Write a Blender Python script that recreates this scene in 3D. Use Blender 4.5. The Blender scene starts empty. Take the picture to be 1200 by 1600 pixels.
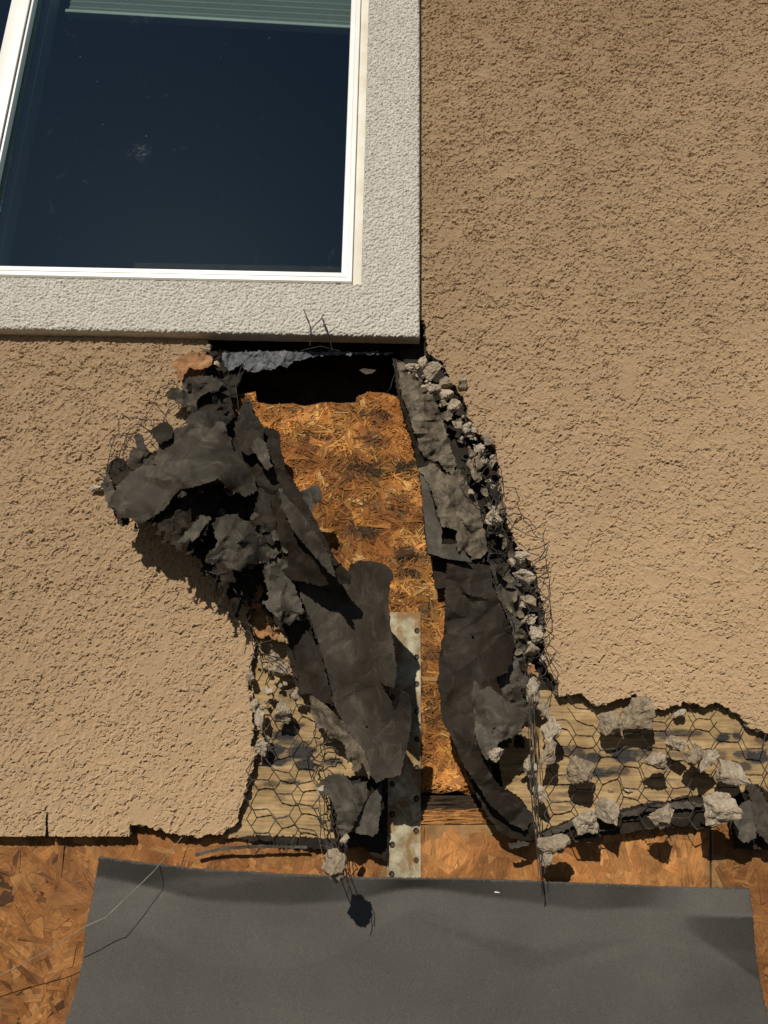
import bpy, bmesh, math, random
import numpy as np
from mathutils import Vector, Matrix
from mathutils.geometry import delaunay_2d_cdt
R = math.radians
scene = bpy.context.scene
# ------------------------------------------------------------------ camera
PITCH, YAW, ROLL = R(18.0), R(0.5), R(0.85)
CAM = Vector((0.0, -1.20, 1.60))
cam = bpy.data.cameras.new('camera'); camo = bpy.data.objects.new('camera', cam)
scene.collection.objects.link(camo); scene.camera = camo
cam.sensor_fit = 'VERTICAL'; cam.sensor_height = 36; cam.sensor_width = 27; cam.lens = 27.0
cam.clip_start = 0.02; cam.clip_end = 2000
fwd = Vector((math.sin(YAW) * math.cos(PITCH), math.cos(YAW) * math.cos(PITCH), math.sin(PITCH))).normalized()
rt = fwd.cross(Vector((0, 0, 1))).normalized(); up = rt.cross(fwd)
rt2 = rt * math.cos(ROLL) + up * math.sin(ROLL); up2 = up * math.cos(ROLL) - rt * math.sin(ROLL)
M3 = Matrix((rt2, up2, -fwd)).transposed()
camo.matrix_world = Matrix.Translation(CAM) @ M3.to_4x4()
FPX = 1200.0
# ------------------------------------------------------------------ world, sun, exposure
SUN_TRAVEL = Vector((0.28, 1.0, -0.62)).normalized()
tosun = -SUN_TRAVEL
w = bpy.data.worlds.new('World'); scene.world = w; w.use_nodes = True
nt = w.node_tree; nt.nodes.clear()
sky = nt.nodes.new('ShaderNodeTexSky'); sky.sky_type = 'NISHITA'; sky.sun_disc = False
sky.sun_elevation = math.asin(tosun.z); sky.sun_rotation = math.atan2(tosun.x, tosun.y)
sky.air_density = 0.55; sky.dust_density = 0.2; sky.ozone_density = 2.0
bg = nt.nodes.new('ShaderNodeBackground'); bg.inputs[1].default_value = 0.05
wo = nt.nodes.new('ShaderNodeOutputWorld'); nt.links.new(sky.outputs[0], bg.inputs[0]); nt.links.new(bg.outputs[0], wo.inputs[0])
sl = bpy.data.lights.new('sun', 'SUN'); sl.energy = 5.0; sl.angle = R(0.53); sl.color = (1.0, 0.93, 0.82)
so = bpy.data.objects.new('sun', sl); scene.collection.objects.link(so)
so.rotation_euler = SUN_TRAVEL.to_track_quat('-Z', 'Y').to_euler(); so.location = (-1.5, -4, 5)
scene.view_settings.view_transform = 'Standard'; scene.view_settings.look = 'None'
scene.view_settings.gamma = 1; scene.view_settings.exposure = -0.3
scene.render.engine = 'CYCLES'; scene.render.resolution_x = 768; scene.render.resolution_y = 1024
scene.cycles.max_bounces = 6; scene.cycles.transparent_max_bounces = 12

# ------------------------------------------------------------------ helpers
def W(px, py, out=0.0):
    """point seen at photo pixel (px,py) lying `out` mm in front of the stucco face (y = 0)"""
    y = -out / 1000.0
    d = M3 @ Vector(((px - 600) / FPX, (800 - py) / FPX, -1.0))
    t = (y - CAM.y) / d.y
    return CAM + d * t
def WP(pts, out=0.0):
    return [(lambda p: (p.x, p.z))(W(a, b, out)) for a, b in pts]

_rs = np.random.RandomState(7)
_perm = np.concatenate([_rs.permutation(256)] * 3)
_ang = _rs.rand(256) * 2 * np.pi
_gx, _gy = np.cos(_ang), np.sin(_ang)
def perlin(x, y, seed=0):
    x = np.asarray(x, float) + seed * 17.31; y = np.asarray(y, float) + seed * 9.77
    xi = np.floor(x).astype(int); yi = np.floor(y).astype(int)
    xf = x - xi; yf = y - yi
    u = xf * xf * xf * (xf * (xf * 6 - 15) + 10); v = yf * yf * yf * (yf * (yf * 6 - 15) + 10)
    def g(ix, iy, dx, dy):
        h = _perm[(_perm[ix & 255] + iy) & 255]
        return _gx[h] * dx + _gy[h] * dy
    a = g(xi, yi, xf, yf); b = g(xi + 1, yi, xf - 1, yf)
    c = g(xi, yi + 1, xf, yf - 1); d = g(xi + 1, yi + 1, xf - 1, yf - 1)
    return ((a + (b - a) * u) * (1 - v) + (c + (d - c) * u) * v) * 1.5
def sstep(a, b, x):
    t = np.clip((x - a) / (b - a), 0, 1); return t * t * (3 - 2 * t)
def inpoly(X, Z, poly):
    ins = np.zeros(X.shape, bool); n = len(poly)
    for i in range(n):
        x1, z1 = poly[i]; x2, z2 = poly[(i + 1) % n]
        if z1 == z2: continue
        c = ((z1 > Z) != (z2 > Z)) & (X < (x2 - x1) * (Z - z1) / (z2 - z1) + x1)
        ins ^= c
    return ins

def link(o, parent=None):
    scene.collection.objects.link(o)
    if parent is not None: o.parent = parent
    return o
def tag(o, label=None, cat=None, group=None, kind=None):
    if label: o['label'] = label
    if cat: o['category'] = cat
    if group: o['group'] = group
    if kind: o['kind'] = kind
    return o
def thing(name, label, cat, loc=(0, 0, 0), group=None):
    o = bpy.data.objects.new(name, None); o.empty_display_size = 0.05; o.location = loc
    link(o); tag(o, label, cat, group)
    return o
def mesh_np(name, V, F, mats, parent=None, smooth=True, fmat=None, colors=None, uvs=None, recenter=True):
    """V (n,3), F (m,k) arrays or list of arrays -> object"""
    V = np.asarray(V, np.float32)
    me = bpy.data.meshes.new(name)
    off = np.zeros(3, np.float32)
    if parent is not None: off = np.array(parent.location, np.float32)
    elif recenter: off = ((V.min(0) + V.max(0)) / 2).astype(np.float32)
    Vl = V - off
    if isinstance(F, np.ndarray): F = [F]
    idx = np.concatenate([f.ravel() for f in F]).astype(np.int32)
    tot = np.concatenate([np.full(len(f), f.shape[1]) for f in F]).astype(np.int32)
    st = np.concatenate([[0], np.cumsum(tot)[:-1]]).astype(np.int32)
    me.vertices.add(len(Vl)); me.vertices.foreach_set('co', Vl.ravel())
    me.loops.add(len(idx)); me.loops.foreach_set('vertex_index', idx)
    me.polygons.add(len(tot)); me.polygons.foreach_set('loop_start', st); me.polygons.foreach_set('loop_total', tot)
    if fmat is not None: me.polygons.foreach_set('material_index', np.asarray(fmat, np.int32))
    me.polygons.foreach_set('use_smooth', np.full(len(tot), smooth))
    for m in (mats if isinstance(mats, (list, tuple)) else [mats]): me.materials.append(m)
    me.update(calc_edges=True); me.validate()
    if colors is not None:
        a = me.color_attributes.new('tone', 'FLOAT_COLOR', 'POINT')
        a.data.foreach_set('color', np.asarray(colors, np.float32).ravel())
    if uvs is not None:
        u = me.uv_layers.new(name='UVMap'); uv = np.asarray(uvs, np.float32)[idx]
        u.data.foreach_set('uv', uv.ravel())
    o = bpy.data.objects.new(name, me)
    if parent is None: o.location = off.tolist()
    return link(o, parent)
def bm_obj(name, bm, mats, parent=None, smooth=True):
    me = bpy.data.meshes.new(name)
    if parent is not None: off = Vector(parent.location)
    else:
        off = Vector((0, 0, 0))
        for v in bm.verts: off += v.co
        off /= max(1, len(bm.verts))
    for v in bm.verts: v.co -= off
    bmesh.ops.recalc_face_normals(bm, faces=bm.faces)
    bm.to_mesh(me); bm.free()
    for m in (mats if isinstance(mats, (list, tuple)) else [mats]): me.materials.append(m)
    me.polygons.foreach_set('use_smooth', np.full(len(me.polygons), smooth))
    o = bpy.data.objects.new(name, me)
    if parent is None: o.location = off
    return link(o, parent)
def box(bm, x0, x1, y0, y1, z0, z1, bev=0.0):
    r = bmesh.ops.create_cube(bm, size=1.0)
    for v in r['verts']:
        v.co = Vector((x0 if v.co.x < 0 else x1, y0 if v.co.y < 0 else y1, z0 if v.co.z < 0 else z1))
    if bev > 0:
        es = list({e for v in r['verts'] for e in v.link_edges})
        bmesh.ops.bevel(bm, geom=es, offset=bev, segments=2, profile=0.6, affect='EDGES')
def tubes(name, polys, mat, parent=None, sides=6):
    """polys: list of (points, radius)"""
    V = []; F = []; n0 = 0
    for pts, rad in polys:
        P = np.array([tuple(p) for p in pts], float)
        if len(P) < 2: continue
        T = np.gradient(P, axis=0); T /= (np.linalg.norm(T, axis=1, keepdims=True) + 1e-12)
        ref = np.array([0.13, 1.0, 0.21]); 
        A = np.cross(T, ref); A /= (np.linalg.norm(A, axis=1, keepdims=True) + 1e-9)
        B = np.cross(T, A)
        th = np.arange(sides) * 2 * np.pi / sides
        ring = P[:, None, :] + rad * (np.cos(th)[None, :, None] * A[:, None, :] + np.sin(th)[None, :, None] * B[:, None, :])
        V.append(ring.reshape(-1, 3)); m = len(P)
        i = np.arange(m - 1)[:, None] * sides; j = np.arange(sides)[None, :]; j2 = (j + 1) % sides
        q = np.stack([i + j, i + j2, i + sides + j2, i + sides + j], -1).reshape(-1, 4) + n0
        F.append(q); n0 += m * sides
    return mesh_np(name, np.concatenate(V), np.concatenate(F), mat, parent)

# ------------------------------------------------------------------ materials
def nodes(name):
    m = bpy.data.materials.new(name); m.use_nodes = True
    n = m.node_tree.nodes; l = m.node_tree.links
    return m, n, l, n['Principled BSDF']
def ramp(n, l, src, stops):
    r = n.new('ShaderNodeValToRGB'); l.new(src, r.inputs[0])
    e = r.color_ramp.elements
    e[0].position, e[0].color = stops[0][0], (*stops[0][1], 1)
    e[1].position, e[1].color = stops[-1][0], (*stops[-1][1], 1)
    for p, c in stops[1:-1]:
        x = e.new(p); x.color = (*c, 1)
    return r.outputs[0]
def noise(n, l, vec, scale, det=4, rough=0.6, dist=0.0):
    t = n.new('ShaderNodeTexNoise'); t.inputs['Scale'].default_value = scale
    t.inputs['Detail'].default_value = det; t.inputs['Roughness'].default_value = rough
    t.inputs['Distortion'].default_value = dist
    l.new(vec, t.inputs['Vector']); return t.outputs[0]
def ocoord(n, l, which='Object', scale=None):
    c = n.new('ShaderNodeTexCoord').outputs[which]
    if scale:
        mp = n.new('ShaderNodeMapping'); mp.inputs['Scale'].default_value = scale; l.new(c, mp.inputs[0]); c = mp.outputs[0]
    return c
def mix(n, l, fac, a, b, mode='MIX'):
    x = n.new('ShaderNodeMix'); x.data_type = 'RGBA'; x.blend_type = mode
    if isinstance(fac, float): x.inputs[0].default_value = fac
    else: l.new(fac, x.inputs[0])
    for v, s in ((a, x.inputs[6]), (b, x.inputs[7])):
        if isinstance(v, tuple): s.default_value = (*v, 1)
        else: l.new(v, s)
    return x.outputs[2]
def bump(n, l, pb, h, strength, dist, prev=None):
    b = n.new('ShaderNodeBump'); b.inputs['Strength'].default_value = strength; b.inputs['Distance'].default_value = dist
    l.new(h, b.inputs['Height'])
    if prev is not None: l.new(prev, b.inputs['Normal'])
    l.new(b.outputs[0], pb.inputs['Normal']); return b.outputs[0]

def m_rough(name, stops, cscale, rough=0.9, b1=(900, .5, .0006), b2=None, det=5, diffrough=0.0, spec=0.3):
    m, n, l, p = nodes(name); v = ocoord(n, l)
    l.new(ramp(n, l, noise(n, l, v, cscale, det), stops), p.inputs['Base Color'])
    p.inputs['Roughness'].default_value = rough; p.inputs['Specular IOR Level'].default_value = spec
    if 'Diffuse Roughness' in p.inputs: p.inputs['Diffuse Roughness'].default_value = diffrough
    pr = bump(n, l, p, noise(n, l, v, b1[0], 4), b1[1], b1[2])
    if b2: bump(n, l, p, noise(n, l, v, b2[0], 5), b2[1], b2[2], pr)
    return m
# painted stucco
def m_stucco():
    m, n, l, p = nodes('tan_painted_stucco'); v = ocoord(n, l)
    c1 = ramp(n, l, noise(n, l, v, 3.0, 3), [(0.3, (.46, .325, .192)), (0.7, (.53, .380, .228))])
    c2 = ramp(n, l, noise(n, l, v, 700, 3), [(0.35, (.86, .85, .83)), (0.6, (1, 1, 1))])
    l.new(mix(n, l, 1.0, c1, c2, 'MULTIPLY'), p.inputs['Base Color'])
    p.inputs['Roughness'].default_value = 0.8; p.inputs['Specular IOR Level'].default_value = 0.15; p.inputs['Diffuse Roughness'].default_value = 1.0
    pr = bump(n, l, p, noise(n, l, v, 330, 3, .6), 0.25, 0.0006)
    bump(n, l, p, noise(n, l, v, 1100, 2, .6), 0.5, 0.0006, pr)
    return m
M = {}
M['stucco'] = m_stucco()
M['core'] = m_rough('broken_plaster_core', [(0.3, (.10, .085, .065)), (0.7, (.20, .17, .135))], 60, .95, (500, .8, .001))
M['trim'] = m_rough('cream_stucco_trim', [(0.3, (.56, .535, .47)), (0.7, (.66, .635, .565))], 60, .85, (330, 1.0, .0035), spec=.1)
def m_chunk():
    m, n, l, p = nodes('plaster_chunk'); v = ocoord(n, l)
    c = ramp(n, l, noise(n, l, v, 90, 6, .65), [(0.25, (.22, .17, .12)), (0.5, (.40, .335, .25)), (0.8, (.56, .49, .38))])
    oi = n.new('ShaderNodeObjectInfo'); r = ramp(n, l, oi.outputs['Random'], [(0.0, (.76, .71, .64)), (0.5, (1.02, 1.0, .97)), (1.0, (1.2, 1.2, 1.2))])
    l.new(mix(n, l, 1.0, c, r, 'MULTIPLY'), p.inputs['Base Color']); p.inputs['Roughness'].default_value = .95; p.inputs['Specular IOR Level'].default_value = .15
    pr = bump(n, l, p, noise(n, l, v, 420, 5, .7), 1.0, .0016)
    bump(n, l, p, noise(n, l, v, 140, 6, .7), .9, .004, pr)
    return m
M['chunk'] = m_chunk()
M['white'] = m_rough('white_vinyl', [(0.3, (.78, .78, .74)), (0.7, (.83, .83, .80))], 12, .35, (60, .05, .0005), spec=.4)
M['cream'] = m_rough('cream_vinyl', [(0.3, (.55, .50, .38)), (0.6, (.70, .67, .57)), (0.8, (.74, .72, .64))], 14, .5, (90, .1, .0005))
M['gasket'] = m_rough('dark_gasket', [(0.3, (.02, .02, .02)), (0.7, (.05, .05, .05))], 40)
def m_felt(name, dark, light, dust, rough=.62, dscale=14, lo=.5, hi=.8, spec=.14, crease=.6):
    m, n, l, p = nodes(name); v = ocoord(n, l)
    c = ramp(n, l, noise(n, l, v, dscale, 6, .65, .4), [(0.3, dark), (0.62, light)])
    d = ramp(n, l, noise(n, l, v, dscale * 1.7, 9, .75, .8), [(lo, (0, 0, 0)), (hi, (1, 1, 1))])
    c = mix(n, l, d, c, dust)
    t = n.new('ShaderNodeTexNoise'); t.noise_type = 'RIDGED_MULTIFRACTAL'; t.inputs['Scale'].default_value = 9; t.inputs['Detail'].default_value = 3
    t.inputs['Distortion'].default_value = .6; t.inputs['Roughness'].default_value = .4; l.new(v, t.inputs['Vector'])
    cr = ramp(n, l, t.outputs[0], [(0.80, (0, 0, 0)), (0.93, (crease,) * 3)])
    brk = ramp(n, l, noise(n, l, v, 18, 3, .6), [(0.45, (0, 0, 0)), (0.6, (1, 1, 1))])
    cr = mix(n, l, 1.0, cr, brk, 'MULTIPLY')
    c = mix(n, l, cr, c, dust)
    sp = ramp(n, l, noise(n, l, v, 1100, 2, .6), [(0.58, (0, 0, 0)), (0.72, (.5, .5, .5))])
    c = mix(n, l, sp, c, tuple(min(1, x * 1.9) for x in light))
    l.new(c, p.inputs['Base Color'])
    l.new(ramp(n, l, noise(n, l, v, 30, 5, .6), [(0.3, (rough - .1,) * 3), (0.7, (rough + .2,) * 3)]), p.inputs['Roughness'])
    p.inputs['Specular IOR Level'].default_value = spec
    pr = bump(n, l, p, t.outputs[0], .3, .004)
    pr = bump(n, l, p, noise(n, l, v, 90, 6, .65, .5), .4, .0016, pr)
    bump(n, l, p, noise(n, l, v, 900, 3, .6), .4, .0005, pr)
    return m
M['felt'] = m_felt('black_tar_felt', (.019, .0155, .0115), (.056, .047, .036), (.14, .118, .09))
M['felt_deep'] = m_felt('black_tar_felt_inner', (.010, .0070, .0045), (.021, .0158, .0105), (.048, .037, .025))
M['felt_grey'] = m_felt('grey_weathered_felt', (.028, .0235, .018), (.074, .064, .050), (.17, .148, .115))
M['felt_turned'] = m_felt('shade_darkened_felt', (.011, .008, .0052), (.026, .0195, .013), (.075, .060, .043))  # black felt, darkened further because the long right sheet turns from the sun
M['felt_brown'] = m_felt('brown_weathered_felt', (.03, .024, .017), (.085, .069, .05), (.20, .165, .115), .8, 22, .4, .62, .12, .8)
def m_sheet():
    m, n, l, p = nodes('new_grey_felt'); v = ocoord(n, l)
    c = ramp(n, l, noise(n, l, v, 5, 4, .6, .3), [(0.3, (.066, .060, .053)), (0.7, (.088, .081, .072))])
    f = ramp(n, l, noise(n, l, v, 900, 3, .8), [(0.4, (.72, .72, .72)), (0.62, (1.3, 1.3, 1.28))])
    c = mix(n, l, 1.0, c, f, 'MULTIPLY')
    v2 = ocoord(n, l, 'Object', (40, 40, 12)); 
    s = ramp(n, l, noise(n, l, v2, 3.2, 8, .8, 1.2), [(0.58, (0, 0, 0)), (0.74, (.6, .6, .6))])
    c = mix(n, l, s, c, (.16, .145, .12))
    l.new(c, p.inputs['Base Color']); p.inputs['Roughness'].default_value = .75; p.inputs['Specular IOR Level'].default_value = .3
    bump(n, l, p, noise(n, l, v, 1200, 3, .7), .5, .0005)
    return m
M['sheet'] = m_sheet()
def m_wood(name, grain_lo, spec=.25, rough=.7):
    """uses the per-strand tone attribute and strand UVs"""
    m, n, l, p = nodes(name)
    a = n.new('ShaderNodeAttribute'); a.attribute_name = 'tone'
    v = ocoord(n, l, 'UV', (14, 260, 1)); vo = ocoord(n, l)
    g = ramp(n, l, noise(n, l, v, 3.0, 7, .72, .8), [(0.3, (grain_lo,) * 3), (0.62, (1.15, 1.15, 1.15))])
    c = mix(n, l, 1.0, a.outputs['Color'], g, 'MULTIPLY')
    g2 = ramp(n, l, noise(n, l, vo, 11, 9, .75, 1.2), [(0.32, (.42, .36, .30)), (0.62, (1.22, 1.2, 1.15))])
    c = mix(n, l, 1.0, c, g2, 'MULTIPLY')
    l.new(c, p.inputs['Base Color']); p.inputs['Roughness'].default_value = rough; p.inputs['Specular IOR Level'].default_value = spec
    bump(n, l, p, noise(n, l, v, 3.0, 5, .65), .5, .0008)
    return m
M['osb'] = m_wood('oriented_strand_wood', .45)
M['rot'] = m_wood('rotten_strand_wood', .5, .2, .8)
def m_paper():
    m, n, l, p = nodes('tan_building_paper')
    a = n.new('ShaderNodeAttribute'); a.attribute_name = 'tone'; v = ocoord(n, l)
    g = ramp(n, l, noise(n, l, v, 45, 6, .65), [(0.3, (.78, .78, .78)), (0.65, (1.1, 1.1, 1.1))])
    vs_ = ocoord(n, l, 'Object', (7, 7, 150)); g3 = ramp(n, l, noise(n, l, vs_, 1.6, 7, .7, .5), [(0.32, (.52, .50, .48)), (0.58, (1.08, 1.08, 1.08))])
    l.new(mix(n, l, 1.0, mix(n, l, 1.0, a.outputs['Color'], g, 'MULTIPLY'), g3, 'MULTIPLY'), p.inputs['Base Color'])
    p.inputs['Roughness'].default_value = .8; p.inputs['Specular IOR Level'].default_value = .2
    bump(n, l, p, noise(n, l, v, 90, 5, .6), .4, .002)
    return m
M['paper'] = m_paper()
M['wire'] = m_rough('rusty_wire', [(0.35, (.028, .024, .02)), (0.6, (.06, .05, .042)), (0.8, (.12, .11, .10))], 60, .55)
def m_metal():
    m, n, l, p = nodes('galvanised_steel'); v = ocoord(n, l)
    c = ramp(n, l, noise(n, l, v, 30, 5, .6), [(0.35, (.20, .18, .115)), (0.5, (.36, .33, .22)), (0.68, (.56, .50, .34))])
    r = ramp(n, l, noise(n, l, v, 22, 6, .7, .5), [(0.44, (0, 0, 0)), (0.56, (.9, .9, .9))])
    c = mix(n, l, r, c, (.22, .11, .035)); l.new(c, p.inputs['Base Color']); p.inputs['Specular IOR Level'].default_value = .2
    p.inputs['Metallic'].default_value = .05; p.inputs['Roughness'].default_value = .5
    bump(n, l, p, noise(n, l, v, 160, 4), .15, .0006)
    return m
M['metal'] = m_metal()
M['nail'] = m_rough('rusty_nail', [(0.4, (.03, .022, .016)), (0.7, (.10, .07, .05))], 300, .5)
M['timber'] = m_rough('shade_dark_timber', [(0.35, (.022, .014, .008)), (0.7, (.055, .034, .018))], 40, .9, (300, .8, .001))  # cavity wood: albedo kept dark so its shade reads black
M['dimchip'] = m_rough('shade_dimmed_chip', [(0.3, (.03, .024, .018)), (0.7, (.10, .08, .06))], 60, .85)  # splinter colour dimmed to imitate the shade inside the gap
M['wrap'] = m_rough('shade_dimmed_wrap', [(0.35, (.04, .043, .046)), (0.7, (.15, .158, .17))], 60, .6, (120, .8, .003))  # wrap albedo lowered in place of the trim's shadow
M['rustpaper'] = m_rough('rust_stained_paper', [(0.3, (.10, .055, .028)), (0.55, (.30, .145, .058)), (0.8, (.44, .28, .15))], 70, .85, (200, .6, .002))
M['ground'] = m_rough('low_bounce_ground', [(0.3, (.045, .036, .026)), (0.7, (.075, .06, .044))], 3, .95)  # unseen ground, coloured dark to weaken light bounced onto the wall
M['room'] = m_rough('dark_room', [(0.3, (.04, .045, .045)), (0.7, (.055, .06, .06))], 2, .9)
M['stile'] = m_rough('inner_grey_stile', [(0.3, (.26, .30, .285)), (0.7, (.32, .36, .34))], 20, .6)
def m_blind():
    m, n, l, p = nodes('pale_pleated_blind'); v = ocoord(n, l, 'Object', (60, 1, 900))
    l.new(ramp(n, l, noise(n, l, v, 1, 3), [(0.3, (.22, .25, .22)), (0.7, (.33, .37, .33))]), p.inputs['Base Color'])
    p.inputs['Roughness'].default_value = .8
    return m
M['blind'] = m_blind()
def m_glass():
    m = bpy.data.materials.new('window_glass'); m.use_nodes = True; n = m.node_tree.nodes; l = m.node_tree.links; n.clear()
    o = n.new('ShaderNodeOutputMaterial'); tr = n.new('ShaderNodeBsdfTransparent'); tr.inputs[0].default_value = (.66, .74, .72, 1)
    gl = n.new('ShaderNodeBsdfGlossy'); gl.inputs['Roughness'].default_value = .0; gl.inputs[0].default_value = (.66, .95, 1, 1)
    fr = n.new('ShaderNodeFresnel'); fr.inputs[0].default_value = 1.52
    ml = n.new('ShaderNodeMath'); ml.operation = 'MULTIPLY'; ml.inputs[1].default_value = 3.3; l.new(fr.outputs[0], ml.inputs[0])
    mx = n.new('ShaderNodeMixShader'); l.new(ml.outputs[0], mx.inputs[0]); l.new(tr.outputs[0], mx.inputs[1]); l.new(gl.outputs[0], mx.inputs[2])
    df = n.new('ShaderNodeBsdfDiffuse'); df.inputs[0].default_value = (.55, .58, .58, 1)
    v = ocoord(n, l)
    a = ramp(n, l, noise(n, l, v, 14, 9, .8, 1.5), [(0.60, (0, 0, 0)), (0.82, (.07, .07, .07))])
    b = ramp(n, l, noise(n, l, v, 240, 2, .5), [(0.745, (0, 0, 0)), (0.80, (.45, .45, .45))])
    ad = mix(n, l, 1.0, a, b, 'ADD')
    vd = n.new('ShaderNodeVectorMath'); vd.operation = 'DISTANCE'; l.new(n.new('ShaderNodeNewGeometry').outputs['Position'], vd.inputs[0]); vd.inputs[1].default_value = W(218, 238, -4)
    sm = ramp(n, l, vd.outputs['Value'], [(0.008, (1, 1, 1)), (0.026, (0, 0, 0))])
    sn = ramp(n, l, noise(n, l, v, 130, 5, .8), [(0.48, (0, 0, 0)), (0.62, (.10, .10, .10))])
    ad = mix(n, l, 1.0, ad, mix(n, l, 1.0, sm, sn, 'MULTIPLY'), 'ADD')
    ad = mix(n, l, 1.0, ad, (.002, .002, .002), 'ADD')
    mx2 = n.new('ShaderNodeMixShader'); l.new(ad, mx2.inputs[0]); l.new(mx.outputs[0], mx2.inputs[1]); l.new(df.outputs[0], mx2.inputs[2])
    l.new(mx2.outputs[0], o.inputs[0])
    return m
M['glass'] = m_glass()

# ------------------------------------------------------------------ setting: ground far below, sky is the world
bm = bmesh.new(); g = 60
vs = [bm.verts.new(p) for p in ((-g, -g, -1.1), (g, -g, -1.1), (g, 1.5, -1.1), (-g, 1.5, -1.1))]; bm.faces.new(vs)
tag(bm_obj('ground', bm, M['ground']), kind='structure')

# ------------------------------------------------------------------ stucco wall as a real relief, broken open
HOLE = [(-900, 1307), (60, 1307), (70, 1307), (72, 1269), (74.5, 1269), (75, 1307), (201, 1307), (201, 1287), (214, 1288), (245, 1297), (280, 1304), (308, 1308),
        (350, 1301), (371, 1285), (380, 1250), (385, 1225), (395, 1197), (402, 1176), (390, 1160), (398, 1140), (393, 1120), (396, 1095),
        (388, 1070), (393, 1040), (398, 1010), (394, 985), (385, 965), (392, 930), (388, 890), (375, 850), (362, 800), (348, 740), (338, 690), (330, 640), (318, 600), (322, 560), (326, 500),
        (664, 500), (668, 552), (690, 562), (702, 590), (724, 620), (731, 648), (750, 678), (774, 700), (781, 735), (782, 765), (787, 792), (795, 828),
        (816, 862), (838, 895), (846, 930), (852, 965), (850, 1000), (850, 1035), (868, 1062), (874, 1090), (906, 1082), (932, 1104), (960, 1098), (990, 1084),
        (1021, 1108), (1039, 1109), (1070, 1097), (1102, 1104), (1116, 1095), (1147, 1112), (1175, 1137), (1200, 1146), (1290, 1160), (1900, 1170), (1900, 3500), (-900, 3500)]
def coords(lo, hi, flo, fhi, fine, coarse):
    a = []
    x = lo
    while x < flo - coarse: a.append(x); x += coarse
    a += list(np.arange(flo, fhi, fine)); x = fhi
    while x < hi: a.append(x); x += coarse
    a.append(hi); return np.array(a)
def relief(name, xs, zs, yfun, keepfun, back, mats, parent=None, backjit=0.0, smooth=True):
    X, Z = np.meshgrid(xs, zs, indexing='ij')
    Y = yfun(X, Z)
    nx, nz = X.shape
    cx = (X[:-1, :-1] + X[1:, 1:]) / 2; cz = (Z[:-1, :-1] + Z[1:, 1:]) / 2
    K = keepfun(cx, cz)
    ID = np.arange(nx * nz).reshape(nx, nz)
    q = np.stack([ID[:-1, :-1], ID[1:, :-1], ID[1:, 1:], ID[:-1, 1:]], -1)
    F = q[K]
    V = np.stack([X, Y, Z], -1).reshape(-1, 3)
    Kp = np.pad(K, 1)
    edges = []
    c = Kp[1:-1, 1:-1]
    for dx, dz, a, b in ((-1, 0, 3, 0), (1, 0, 1, 2), (0, -1, 0, 1), (0, 1, 2, 3)):
        nb = Kp[1 + dx:Kp.shape[0] - 1 + dx, 1 + dz:Kp.shape[1] - 1 + dz]
        s = c & ~nb
        edges.append(q[s][:, [a, b]])
    E = np.concatenate(edges)
    ring = np.unique(E); mp = {}
    n0 = len(V)
    nlay = 4
    idx = np.full(n0, -1); idx[ring] = np.arange(len(ring))
    P = V[ring]; lays = []
    for k in range(1, nlay + 1):
        t = k / nlay
        L = P.copy(); L[:, 1] = P[:, 1] * (1 - t) + back * t
        if backjit:
            L[:, 0] += backjit * perlin(P[:, 0] * 150, P[:, 2] * 150 + k * 3.7, 31 + k)
            L[:, 2] += backjit * perlin(P[:, 0] * 170, P[:, 2] * 140 + k * 2.1, 41 + k)
        lays.append(L)
    V = np.concatenate([V] + lays)
    S = []
    m = len(ring)
    prev = E
    for k in range(nlay):
        cur = idx[E] + n0 + k * m
        S.append(np.stack([prev[:, 1], prev[:, 0], cur[:, 0], cur[:, 1]], -1)); prev = cur
    S = np.concatenate(S)
    used = np.zeros(len(V), bool); used[F.ravel()] = True; used[S.ravel()] = True
    re = np.cumsum(used) - 1
    V = V[used]; F = re[F]; S = re[S]
    fm = np.concatenate([np.zeros(len(F)), np.ones(len(S))])
    return mesh_np(name, V, [F, S], mats, parent, smooth, fm, recenter=False)
TO = 21.0
cr = W(656, 526, TO); ci = W(564.5, 444, TO)
tx1, tz0, tx0, tz1 = cr.x, cr.z, ci.x, ci.z
hole_w = WP(HOLE)
tl, tr_ = W(-15, -15), W(1215, -15); br = W(1215, 1320)
xlo = min(tl.x, W(-15, 1310).x) - .02; xhi = tr_.x + .02; zlo = W(0, 1320).z; zhi = max(tl.z, tr_.z) + .02
xs = coords(-2.4, 2.4, xlo, xhi, .0011, .03); zs = coords(zlo - .002, 4.2, zlo, zhi, .0011, .03)
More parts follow.
